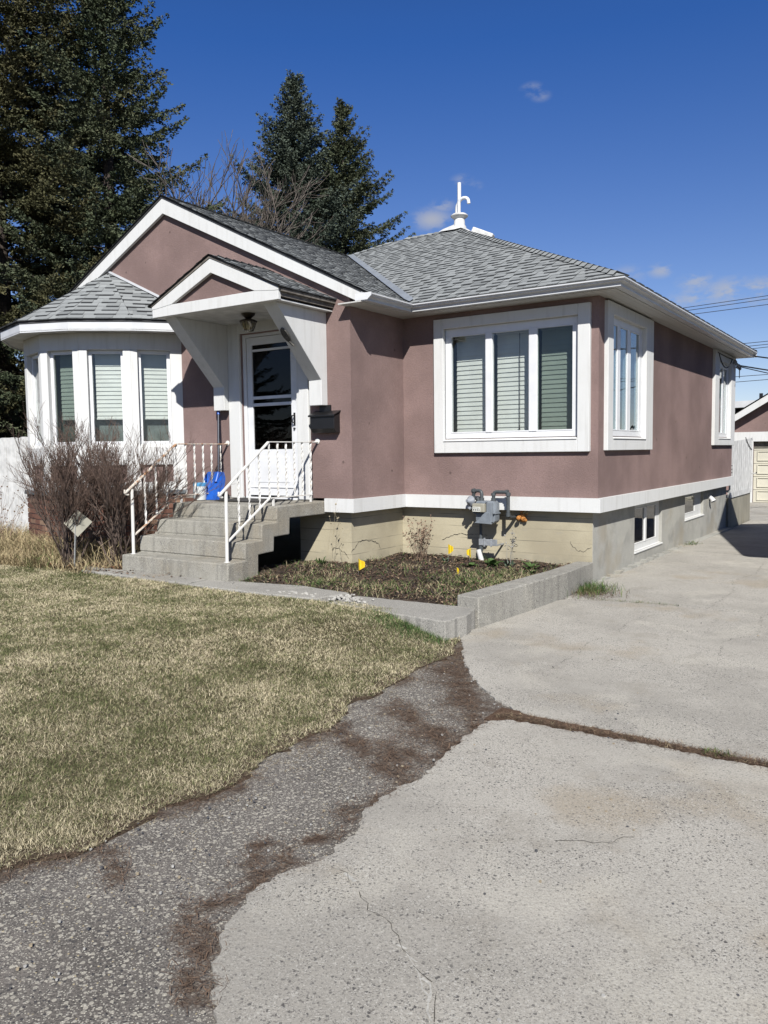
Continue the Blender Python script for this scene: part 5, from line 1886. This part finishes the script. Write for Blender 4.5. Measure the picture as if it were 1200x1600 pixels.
# tufts of green grass: bed, weeds by the wall, in the joint
m_green = blade_mat('weed_blades', ((.36, .31, .17), (.20, .165, .09), (.13, .19, .055), (.045, .085, .022)), .80)
m_bedgr = blade_mat('bed_blades', ((.52, .44, .28), (.25, .19, .12), (.17, .24, .075), (.055, .11, .03)), .84)
x, y = sample(60000, -3.55, -.2, -2.85, .05)
dens = np.clip((fbm(x, y, .35, 91) - .40) * 3.2, 0, 1) * np.where(y > -.9, .5, 1)
dens = np.maximum(dens, 1.0 * np.exp(-((x + 2.75) ** 2 / .25 + (y + 1.7) ** 2 / .10)))
dens = np.maximum(dens, 3.0 * np.exp(-((x + .75) ** 2 / .22 + (y + 1.45) ** 2 / .5)))
dens = np.maximum(dens, 2.6 * np.exp(-((x + 1.9) ** 2 / .5 + (y + 2.35) ** 2 / .05)))
ok = (NPR.random(len(x)) < dens * .27) & ~((x < XJ - .05) & (y > YJ + .0)) & ~((x < SXR) & (y < -1.0) & (y > -2.95) & (x < SXR - .02)) & (y < .0)
x, y = x[ok], y[ok]; h = bed_h(x, y)
print('bed grass', len(x))
blades('bed_grass', np.stack([x, y, h - .01], -1), h, NPR.uniform(.04, .13, len(x)), NPR.uniform(.003, .006, len(x)), np.full(len(x), .55), m_bedgr, 'patchy green and dead grass growing through the garden bed', 'grass')
# matted dead leaves in the bed
def leaves(name, n, fx_, fy_, hf, smin, smax, mats, label):
    mb = MB(); rr = random.Random(len(name))
    for i in range(n):
        x, y = fx_(rr), fy_(rr)
        z = float(hf(np.array(x), np.array(y))) + rr.uniform(.0, .03)
        s_ = rr.uniform(smin, smax); a = rr.uniform(0, 6.28); tl = rr.uniform(-.6, .6); t2 = rr.uniform(-.5, .5)
        ux, uy = math.cos(a), math.sin(a)
        L = [(-1, 0), (-.45, .42), (.3, .4), (1, 0), (.3, -.4), (-.45, -.42)]
        mb.add([(x + s_ * (u * ux - v * uy), y + s_ * (u * uy + v * ux), z + s_ * (u * tl * .7 + abs(v) * .8 + v * t2)) for (u, v) in L], [(0, 1, 2, 5), (5, 2, 3, 4)], rr.randrange(len(mats)))
    return tag(mb.build(name, mats, fix=False), label, 'leaf litter', kind='stuff')


LM = [plain('leaf_brown', (.13, .078, .05), .8, .3), plain('leaf_tan', (.30, .22, .14), .8, .3), plain('leaf_pale', (.45, .38, .30), .8, .2), plain('leaf_dark', (.045, .033, .028), .8, .3), plain('leaf_grey', (.26, .25, .23), .8, .2)]
leaves('bed_leaf_litter', 6500, lambda r_: r_.uniform(-3.0, -.3), lambda r_: r_.uniform(-2.75, 0), lambda x, y: np.where((x < XJ) & (y > YJ), .0, bed_h(x, y)), .006, .024, [LM[0], LM[3], LM[3], LM[3], LM[1], LM[0], LM[0]], 'dead brown and grey leaf scraps covering the garden bed soil')
leaves('shrub_leaf_litter', 5200, lambda r_: r_.gauss(-5.9, .9) if r_.random() < .6 else r_.uniform(-9.8, -4.9), lambda r_: r_.uniform(-3.15, -1.7), bedl_h, .010, .034, [LM[0], LM[0], LM[1], LM[3], plain('leaf_rust', (.22, .10, .05), .8, .3)], 'rust brown fallen leaves under the bare shrubs and along the brick base')

x, y = sample(60000, -11.5, -4.95, -3.3, -1.6)
ok = NPR.random(len(x)) < np.where(x < -5.9, .95, .18) * np.clip(1.15 - (y + 3.2) * .5, .2, 1)
x, y = x[ok], y[ok]
m_dryg = blade_mat('dry_weed_blades', ((.50, .41, .24), (.24, .17, .10), (.12, .17, .05), (.04, .07, .02)), 1.08)
blades('dry_weeds', np.stack([x, y, bedl_h(x, y) - .01], -1), None, NPR.uniform(.08, .55, len(x)) * np.where(y < -2.9, .6, 1), NPR.uniform(.004, .009, len(x)), np.full(len(x), .42), m_dryg, 'tangled straw coloured dead weeds in the bed along the brick base and fence', 'dry grass')

n = 700
x = .13 + NPR.normal(0, .13, n); y = -.55 + NPR.normal(0, .17, n)
blades('weed_tuft', np.stack([x, y, np.full(n, .0)], -1), None, NPR.uniform(.04, .15, n), NPR.uniform(.003, .006, n), np.full(n, .33), m_green, 'green weed tuft at the house corner between retaining wall and driveway', 'weeds')
n = 900
x = .15 + NPR.normal(0, .16, n); y = -.70 + NPR.normal(0, .16, n)
blades('dead_tuft', np.stack([x, y, np.full(n, .0)], -1), None, NPR.uniform(.03, .09, n), NPR.uniform(.003, .006, n), np.full(n, .85), m_needle, 'brown dead stalks matted around the weed tuft at the house corner', 'weeds')
n = 90
x = 2.26 + NPR.normal(0, .035, n); y = -4.81 + NPR.normal(0, .02, n)
blades('joint_weed', np.stack([x, y, np.full(n, -.004)], -1), None, NPR.uniform(.02, .05, n), NPR.uniform(.003, .005, n), np.full(n, .5), m_green, 'tiny green weed growing in the driveway joint', 'weeds')
n = 220
tt = NPR.random(n); x = .25 + tt * .9; y = -1.02 + tt * .09 + NPR.normal(0, .02, n)
blades('joint_grass', np.stack([x, y, np.full(n, -.004)], -1), None, NPR.uniform(.02, .06, n), NPR.uniform(.002, .004, n), np.full(n, .6), m_green, 'thin weeds in the upper driveway joint near the retaining wall', 'weeds')
n = 130
x = np.concatenate([.02 + NPR.normal(0, .05, n)]); y = 4.6 + NPR.normal(0, .12, n)
blades('foundation_weed', np.stack([x, y, np.full(n, -.03)], -1), None, NPR.uniform(.05, .12, n), NPR.uniform(.004, .008, n), np.full(n, .5), m_green, 'green weed at the foot of the side foundation under the far basement window', 'weeds')

# marker flags ---------------------------------------------------------
m_flag = plain('yellow_flag', (.80, .56, .02), .5, .08, 20)
m_wire = plain('flag_wire', (.35, .35, .33), .4, .1)


def flag(x, y, z0, h, label, s_=.09, rz=0, droop=0):
    s_ *= 1.1
    t = empty('marker_flag', (x, y, z0), label, 'marker flag', 'yellow marker flags in the garden bed', rz)
    mb = MB(); mb.tube([(x, y, z0 - .03), (x + .004, y, z0 + h)], .0016, 6)
    o = mb.build('wire_stem', m_wire); 
    mb = MB()
    pts = []
    for i in range(5):
        u = i / 4
        pts.append((x + s_ * .62 * u * (1 - .2 * u), y - .02 * math.sin(u * 5), z0 + h - s_ * .30 * u - droop * u * u * s_))
    for a, b in zip(range(4), range(1, 5)):
        (xa, ya, za_), (xb, yb_, zb) = pts[a], pts[b]
        ha, hb = s_ * (1.0 - .62 * a / 4), s_ * (1.0 - .62 * b / 4)
        mb.prism([(xa, ya, za_), (xb, yb_, zb), (xb, yb_, zb - hb), (xa, ya, za_ - ha)], (0, .0015, 0))
    o2 = mb.build('flag', m_flag)
    for q_ in (o, o2):
        q_.parent = t; q_.matrix_parent_inverse = Matrix.Translation((-x, -y, -z0))
    return t


flag(-2.15, -1.75, .19, .17, 'yellow flag nearest the steps, left of the dried plant', .13, .2)
flag(-1.72, -.45, .19, .22, 'yellow flag between the dried plant and the gas meter', .115, .5)
flag(-1.50, -.30, .18, .18, 'yellow flag directly beneath the gas meter', .115, 2.4)
flag(-1.22, -1.15, .17, .075, 'small crumpled yellow flag lying lowest in front of the gas meter', .07, .9, .8)

# diamond sign on a thin stake
t = empty('yard_sign', (-5.45, -3.12, .18), 'grey beige diamond plate on a thin stake seen from behind, in front of the shrub', 'sign')
sx0, sy0 = -5.42, -3.10
mb = MB()
mb.beam((sx0, sy0, .17), (sx0 + .055, sy0 + .02, .91), .022, .008)
mb.build('stake', plain('galvanised_stake', (.42, .43, .42), .5, .15, 20), t)
mb = MB()
ux = Vector((.80, .60, 0)); ce = Vector((sx0 + .06, sy0 + .035, .74))
mb.prism([ce - ux * .17 + Z * .0, ce + Z * .155, ce + ux * .17 + Z * .01, ce - Z * .17 - ux * .01], (.003, -.004, 0))
mb.build('plate', plain('plate_back', (.36, .345, .28), .5, .12, 10), t)
mb = MB()
mb.beam((sx0 - .03, sy0 - .05, .19), (sx0 + .12, sy0 - .02, .205), .012, .012)
tag(mb.build('twig', m_straw), 'pale broken twig lying at the foot of the diamond sign stake', 'twig')


# ================================================================== plants
def tubes(name, segs, mats, parent=None, sides=3):
    """segs: array of (a(3), b(3), ra, rb)"""
    S = np.array(segs, float); a, b, ra, rb = S[:, :3], S[:, 3:6], S[:, 6], S[:, 7]
    d = b - a; d /= np.maximum(np.linalg.norm(d, axis=1), 1e-9)[:, None]
    ref = np.where(np.abs(d[:, 2:3]) > .9, [[1., 0, 0]], [[0, 0, 1.]])
    u = np.cross(d, ref); u /= np.linalg.norm(u, axis=1)[:, None]; v = np.cross(d, u)
    V = []
    for (c_, r_) in ((a, ra), (b, rb)):
        for k in range(sides):
            t = 2 * np.pi * k / sides
            V.append(c_ + (u * np.cos(t) + v * np.sin(t)) * r_[:, None])
    V = np.stack(V, 1).reshape(-1, 3)
    k0 = np.arange(len(S))[:, None] * (2 * sides)
    F = np.concatenate([k0 + [k, (k + 1) % sides, sides + (k + 1) % sides, sides + k] for k in range(sides)], 0)
    return raw(name, V, F, mats, parent)


def grow(segs, rr, p, d, L, r, lv, maxlv, spread, kids, up=.1, nseg=3, shrink=.62, wob=.12, minr=.0018):
    q = p.copy()
    pts = [q.copy()]
    for i in range(nseg):
        d = (d + Vector((rr.gauss(0, wob), rr.gauss(0, wob), rr.gauss(0, wob) + up * .3))).normalized()
        n_ = q + d * L / nseg
        r0 = max(r * (1 - .35 * i / nseg), minr); r1 = max(r * (1 - .35 * (i + 1) / nseg), minr * .8)
        segs.append((*q, *n_, r0, r1)); q = n_; pts.append(q.copy())
    if lv >= maxlv: return
    for k in range(kids[lv]):
        t = rr.uniform(.25, 1.0) if k else 1.0
        i = min(int(t * nseg), nseg - 1); base = pts[i].lerp(pts[i + 1], t * nseg - i)
        a = rr.uniform(0, 6.28); s_ = spread * rr.uniform(.6, 1.3)
        x_ = d.cross(Vector((rr.gauss(0, 1), rr.gauss(0, 1), rr.gauss(0, 1)))).normalized()
        nd = (d * math.cos(s_) + x_ * math.sin(s_) + Z * up).normalized()
        grow(segs, rr, base, nd, L * shrink * rr.uniform(.7, 1.15), r * .60, lv + 1, maxlv, spread, kids, up, nseg, shrink, wob, minr)


m_twig = plain('dark_red_twigs', (.12, .088, .072), .8, .3, 20)
m_twig2 = plain('red_brown_twig_tips', (.17, .115, .090), .8, .3, 20)
m_bark = plain('grey_bark', (.16, .14, .12), .9, .3, 12)


def shrub(x, y, z, h, w, seed, label, nst=16):
    rr = random.Random(seed); segs = []
    for i in range(nst):
        a = rr.uniform(0, 6.28); lean = rr.uniform(.05, .75)
        d = Vector((math.cos(a) * lean * w, math.sin(a) * lean * w * .62, 1)).normalized()
        grow(segs, rr, Vector((x + rr.gauss(0, .07), y + rr.gauss(0, .05), z)), d, h * .40 * rr.uniform(.8, 1.1), .013 * rr.uniform(.7, 1.2), 0, 4, .42, [4, 4, 4, 4], .17, 3, .63, .10, .0017)
    S = np.array(segs)
    # stay in front of the wall of the bow window and off the steps
    t = empty('bare_shrub', (x, y, z), label, 'shrub', 'leafless shrubs in front of the bow window')
    thick = S[:, 6] > .0042
    tubes('stem', S[thick], m_twig, t, 5)
    tubes('twigs', S[~thick], m_twig2, t, 3)
    print('shrub', len(S))
    return t


shrub(-5.68, -2.98, .17, 2.10, 1.4, 3, 'bare dark shrub behind the diamond sign, nearer the fence', 19)
shrub(-5.22, -2.60, .17, 2.05, 1.5, 8, 'bare dark shrub next to the left railing of the steps', 18)

# dried flower stalks by the fence
def stalks(x, y, z, n, h, w, seed, name, label, mat, leafy=0, group=None):
    rr = random.Random(seed); segs = []; heads = MB()
    for i in range(n):
        a = rr.uniform(0, 6.28); l = rr.uniform(.02, .4) * w
        p_ = Vector((x + rr.gauss(0, .05), y + rr.gauss(0, .04), z)); d = Vector((math.cos(a) * l, math.sin(a) * l, 1)).normalized()
        L = h * rr.uniform(.55, 1.05); ns = 6
        for k in range(ns):
            d = (d + Vector((rr.gauss(0, .07), rr.gauss(0, .07), 0))).normalized(); q_ = p_ + d * L / ns
            segs.append((*p_, *q_, .0032 * (1 - .1 * k), .0032 * (1 - .1 * (k + 1))))
            if k > 1 and rr.random() < .75:
                sd_ = (d + Vector((rr.gauss(0, .6), rr.gauss(0, .6), .2))).normalized(); e = q_ + sd_ * L * rr.uniform(.08, .2)
                segs.append((*q_, *e, .0016, .0012))
                if rr.random() < .7: heads.lathe(e - Z * .006, [(.002, 0), (.008, .006), (.007, .012), (.001, .017)], 6)
                if leafy and rr.random() < leafy:
                    for _ in range(3):
                        c_ = q_.lerp(e, rr.random()); s_ = rr.uniform(.014, .034); aa = rr.uniform(0, 6.28); vv = Vector((math.cos(aa), math.sin(aa), rr.uniform(-.8, .3))); ww = vv.cross(Vector((rr.random(), rr.random(), 1))).normalized()
                        heads.add([c_, c_ + vv * s_ + ww * s_ * .4, c_ + vv * s_ * 1.8, c_ + vv * s_ - ww * s_ * .4], [(0, 1, 2, 3)])
            p_ = q_
        heads.lathe(p_ - Z * .01, [(.003, 0), (.012, .008), (.010, .018), (.002, .024)], 6)
    t = empty(name, (x, y, z), label, 'dried plant', group)
    tubes('stem', segs, mat, t, 4)
    heads.build('seed_head', mat, t, fix=False)
    return t


m_dst = plain('dried_stalk', (.20, .14, .10), .9, .3, 20)
m_dst2 = plain('pale_dried_stalk', (.33, .235, .165), .9, .35, 20)
gF = 'dried flower stalks by the fence'
stalks(-8.2, -2.45, .16, 16, 1.05, 1.2, 2, 'dried_stalks', 'dry brown flower stalks nearest the corner of the bow window', m_dst, 0, gF)
stalks(-8.9, -2.3, .16, 18, 1.15, 1.2, 5, 'dried_stalks', 'dry brown flower stalks at the left edge, before the white fence', m_dst, 0, gF)
stalks(-7.5, -2.72, .16, 12, .85, 1.2, 6, 'dried_stalks', 'dry brown stalks before the left end of the brick base', m_dst2, 0, gF)
stalks(-2.16, -.42, .18, 34, .52, 1.6, 12, 'dried_plant', 'dried brown leafy plant against the beige front foundation', m_dst2, .8)
stalks(-2.72, -1.45, .2, 3, .75, .5, 14, 'dry_stem', 'single long dry stem rising beside the open underside of the steps', plain('long_stem', (.42, .36, .24), .9, .2))


def broadleaf(x, y, z, n, L, w, seed, label, mat, name='green_plant', up=.6):
    rr = random.Random(seed); mb = MB()
    for i in range(n):
        a = rr.uniform(0, 6.28); e = rr.uniform(up - .25, up + .35); l = L * rr.uniform(.6, 1.1); ww = w * rr.uniform(.7, 1.1)
        d = Vector((math.cos(a) * math.cos(e), math.sin(a) * math.cos(e), math.sin(e))); sd_ = Vector((-math.sin(a), math.cos(a), 0))
        c0 = Vector((x + rr.gauss(0, .02), y + rr.gauss(0, .02), z)); P = []
        N = 6
        for k in range(N + 1):
            t = k / N
            c_ = c0 + d * l * t - Z * l * .35 * t * t
            h_ = ww * math.sin(math.pi * min(.08 + t * .92, 1)) ** .7 * (1 - .25 * t)
            P.append((c_ - sd_ * h_ + Z * h_ * .3, c_, c_ + sd_ * h_ + Z * h_ * .3))
        vs = [q_ for tr in P for q_ in tr]
        fs = []
        for k in range(N):
            b = k * 3; fs += [(b, b + 1, b + 4, b + 3), (b + 1, b + 2, b + 5, b + 4)]
        mb.add(vs, fs)
    return tag(mb.build(name, mat, fix=False, smooth=False), label, 'plant')


m_leafg = plain('green_leaf', (.075, .135, .035), .5, .3, 20, spec=.4)
m_leafb = plain('grey_green_leaf', (.11, .17, .11), .55, .3, 20, spec=.4)
broadleaf(-1.12, -.45, .18, 16, .17, .05, 4, 'broad green leafy plant right of the white sleeve under the meter', m_leafg, 'leafy_plant', .8)
broadleaf(-1.33, -.62, .18, 11, .11, .035, 5, 'low dark green leaves in front of the white sleeve', m_leafg, 'leafy_plant', .5)
broadleaf(-.93, -.38, .18, 14, .17, .014, 7, 'narrow grey green leaves at the foot of the tall pale seed stalk', m_leafb, 'tulip_leaves', .9)
broadleaf(-.62, -.50, .18, 22, .19, .020, 8, 'clump of strap shaped green leaves nearest the retaining wall', m_leafg, 'tulip_leaves', .75)
broadleaf(-.45, -.85, .18, 14, .14, .016, 18, 'small clump of strap leaves beside the top of the retaining wall', m_leafg, 'tulip_leaves', .7)
broadleaf(-1.75, -.50, .18, 12, .16, .012, 9, 'thin upright green leaves beside the flag left of the meter', m_leafb, 'tulip_leaves', 1.1)
broadleaf(-2.75, -1.65, .2, 26, .22, .010, 10, 'tall green grassy clump under the side of the landing', m_leafg, 'grass_clump', 1.1)
stalks(-.93, -.35, .18, 4, .38, .5, 15, 'seed_stalk', 'pale grey dried seed stalk standing before the foundation right of the meter', plain('grey_seed', (.40, .39, .36), .9, .2), .9)


# ---- conifers
def spruce_mat(name, a, b, c3):
    g = G(name); r_ = g.attr('rnd')
    c_ = g.mix(g.ramp(r_, 0, .6), a, b); c_ = g.mix(g.ramp(r_, .7, 1), c_, c3)
    c_ = g.mix(g.ramp(g.noise(.9, 3), .35, .65, 0, .45), c_, c3)
    return g.fin(c_, .75, None, .2)


m_spA = spruce_mat('spruce_needles_olive', (.045, .050, .024), (.088, .090, .042), (.125, .110, .052))
m_spB = spruce_mat('spruce_needles_dark', (.040, .054, .032), (.075, .096, .052), (.110, .112, .062))
m_spC = spruce_mat('spruce_needles_blue', (.055, .078, .060), (.100, .128, .100), (.080, .092, .058))
m_trunk = plain('spruce_bark', (.075, .060, .050), .95, .3, 15, .6, 30)


def spruce(x, y, z0, H, R0, seed, mat, label, zb=.6, ex=.7, dens=1., sp=.36, tmax=.70, nbx=(5, 7)):
    rg = np.random.default_rng(seed)
    t = empty('spruce_tree', (x, y, z0), label, 'tree', 'tall spruces behind the house')
    segs = []
    nz_ = 14
    for i in range(nz_):
        a, b = i / nz_, (i + 1) / nz_
        segs.append((x, y, z0 + H * a, x, y, z0 + H * b, .24 * (1 - a) + .02, .24 * (1 - b) + .015))
    tubes('trunk', segs, m_trunk, t, 9)
    wood = []; C = []; D = []; LN = []; RN = []
    z = zb
    while z < H - .15:
        f_ = 1 - z / H
        L0 = R0 * f_ ** ex
        nb = int(rg.integers(*nbx)) if f_ > .12 else 5
        a0 = rg.random() * 6.28
        for k in range(nb):
            az = a0 + k * 2 * np.pi / nb + rg.normal(0, .25)
            L = max(.12, L0 * rg.uniform(.55, 1.12) + .08)
            if rg.random() < .05: L *= 1.12
            el = .12 + .9 * (1 - f_) ** 2.2 + rg.normal(0, .08)
            droop = (.55 * f_ + .1) * rg.uniform(.7, 1.2)
            hz = z + rg.normal(0, .10)
            ns = max(4, int(L / .135)); pr = None
            dx, dy = np.cos(az), np.sin(az)
            for i in range(ns + 1):
                s_ = i / ns
                r_ = L * s_
                zz = hz + L * (el * s_ - droop * s_ + .42 * droop * s_ ** 2.6 * 1.6)
                q_ = np.array([x + dx * r_, y + dy * r_, z0 + zz])
                if pr is not None: wood.append((*pr, *q_, .018 * (1 - s_) * (L / 2.5) + .004, .018 * (1 - s_) * (L / 2.5) + .003))
                pr = q_
                if s_ < .12 and L > .8: continue
                tl = min(tmax, .12 + .46 * (L - r_)) * rg.uniform(.6, 1.15)
                if s_ > .93: tl = .09
                for sd_ in (-1, 1, 0):
                    if sd_ == 0 and rg.random() < .3: continue
                    ang = az + sd_ * rg.uniform(.55, 1.0)
                    hang = rg.uniform(.1, .55) if f_ > .2 else rg.uniform(-.3, .2)
                    if sd_ == 0:
                        hang = rg.uniform(.6, 1.6); tl *= .45
                    nt = max(3, int(tl / .0125 * dens))
                    e = rg.random(nt) * tl
                    w_ = .016 + .020 * np.sin(np.pi * np.clip(e / tl, 0, 1))
                    C.append(np.stack([q_[0] + np.cos(ang) * e * .92 + rg.normal(0, 1, nt) * w_, q_[1] + np.sin(ang) * e * .92 + rg.normal(0, 1, nt) * w_, q_[2] - hang * e * (.45 + e) + .10 * e * e / tl + rg.normal(0, 1, nt) * w_], -1))
                    D.append(np.stack([np.cos(ang) + rg.normal(0, .5, nt), np.sin(ang) + rg.normal(0, .5, nt), rg.normal(.15 if sd_ else -.4, .45, nt)], -1))
                    LN.append(rg.uniform(.05, .095, nt)); RN.append(np.clip(rg.random() * .6 + rg.random(nt) * .4, 0, 1))
        z += sp * (1 if f_ > .3 else .72) * rg.uniform(.8, 1.25) * (1 if H > 5 else .5)
    n_ = 160
    C.append(np.stack([x + rg.normal(0, .03, n_), y + rg.normal(0, .03, n_), z0 + H - .6 + rg.random(n_) * .7], -1)); D.append(np.stack([rg.normal(0, .6, n_), rg.normal(0, .6, n_), np.ones(n_)], -1)); LN.append(np.full(n_, .09)); RN.append(rg.random(n_))
    C = np.concatenate(C); D = np.concatenate(D); D /= np.linalg.norm(D, axis=1)[:, None]; LN = np.concatenate(LN); RN = np.concatenate(RN)
    ok_ = ~((C[:, 1] < -.7) & (C[:, 2] < 2.3))
    C, D, LN, RN = C[ok_], D[ok_], LN[ok_], RN[ok_]
    n = len(C)
    ref = rg.normal(size=(n, 3)); u = np.cross(D, ref); u /= np.linalg.norm(u, axis=1)[:, None]
    W_ = (LN * .25)[:, None]
    a = C - D * LN[:, None] * .5; b = C + D * LN[:, None] * .5
    V = np.stack([a, C + u * W_, b, C - u * W_], 1).reshape(-1, 3)
    F = np.arange(n)[:, None] * 4 + np.array([0, 1, 2, 3])
    raw('crown', V, F, mat, t, rnd=np.repeat(RN, 4))
    tubes('branches', wood, m_trunk, t, 3)
    print('spruce', n, len(wood))
    return t


spruce(-15.2, 2.1, .1, 17.4, 5.3, 21, m_spA, 'olive green spruce at the far left, its top beyond the frame', .9, .75, 1.35, .31, .66, (7, 9))
spruce(-12.75, 3.35, .1, 13.9, 3.95, 22, m_spB, 'tall dark spruce directly behind the gable peak, right of the leftmost spruce', 1.2, .8, 1.35, .31, .60, (7, 9))
spruce(-14.15, 11.8, .1, 13.6, 5.9, 23, m_spC, 'blue green spruce with the higher pointed top of the two behind the gable roof', 3.0, .98, 1.4, .26, .52, (7, 9))
spruce(-13.25, 13.2, .1, 12.95, 5.7, 24, m_spB, 'dark spruce with the lower top, right of the blue green one', 3.0, 1.0, 1.4, .33, .50, (7, 9))


far = [o_ for o_ in bpy.data.objects if o_.get('category') == 'tree'][2]
for (x_, y_, lb_) in ((-11.5, -29, 'nearer spruce across the street, seen only as a reflection in the door glass'), (-19, -33, 'farther spruce across the street, seen only as a faint window reflection')):
    c_ = copy_tree(far); c_.location = (x_, y_, -.2); c_.scale = (.8, .8, .75); c_['label'] = lb_; c_['group'] = 'spruces across the street'


def bare_tree(x, y, z0, H, seed, label, mat, r=.09, kids=(4, 4, 4, 4, 4), spread=.5, n0=1, lean=(0, 0), Ls=.36, minr=.0085):
    rr = random.Random(seed); segs = []
    for i in range(n0):
        a = rr.uniform(0, 6.28); l = .0 if n0 == 1 else rr.uniform(.05, .5)
        d = Vector((math.cos(a) * l + lean[0], math.sin(a) * l + lean[1], 1)).normalized()
        grow(segs, rr, Vector((x, y, z0)), d, H * Ls, r, 0, len(kids), spread, list(kids), .10, 4, .66, .10, minr)
    S = np.array(segs)
    t = empty('bare_tree', (x, y, z0), label, 'tree', 'leafless trees behind the house')
    thick = S[:, 6] > r * .3
    tubes('trunk', S[thick], mat, t, 6); tubes('twigs', S[~thick], mat, t, 3)
    print('tree', len(S), S[:, 5].max())
    return t


m_barkp = plain('pale_brown_bark', (.17, .145, .125), .9, .3, 8)
bare_tree(-13.75, 6.7, 0, 10.7, 31, 'leafless tree with upswept branches between the two groups of spruces', m_barkp, .11, Ls=.44)
bare_tree(-13.6, 6.2, 0, 9.8, 36, 'leafless spreading tree nearest the left spruces, behind the gable ridge', m_barkp, .10, spread=.62, Ls=.46)
bare_tree(-10.45, 8.5, 0, 7.2, 33, 'twiggy grey leafless tree in front of the two right spruces', m_bark, .05, kids=(4, 5, 5, 4), spread=.6, n0=5, minr=.0055, Ls=.43)
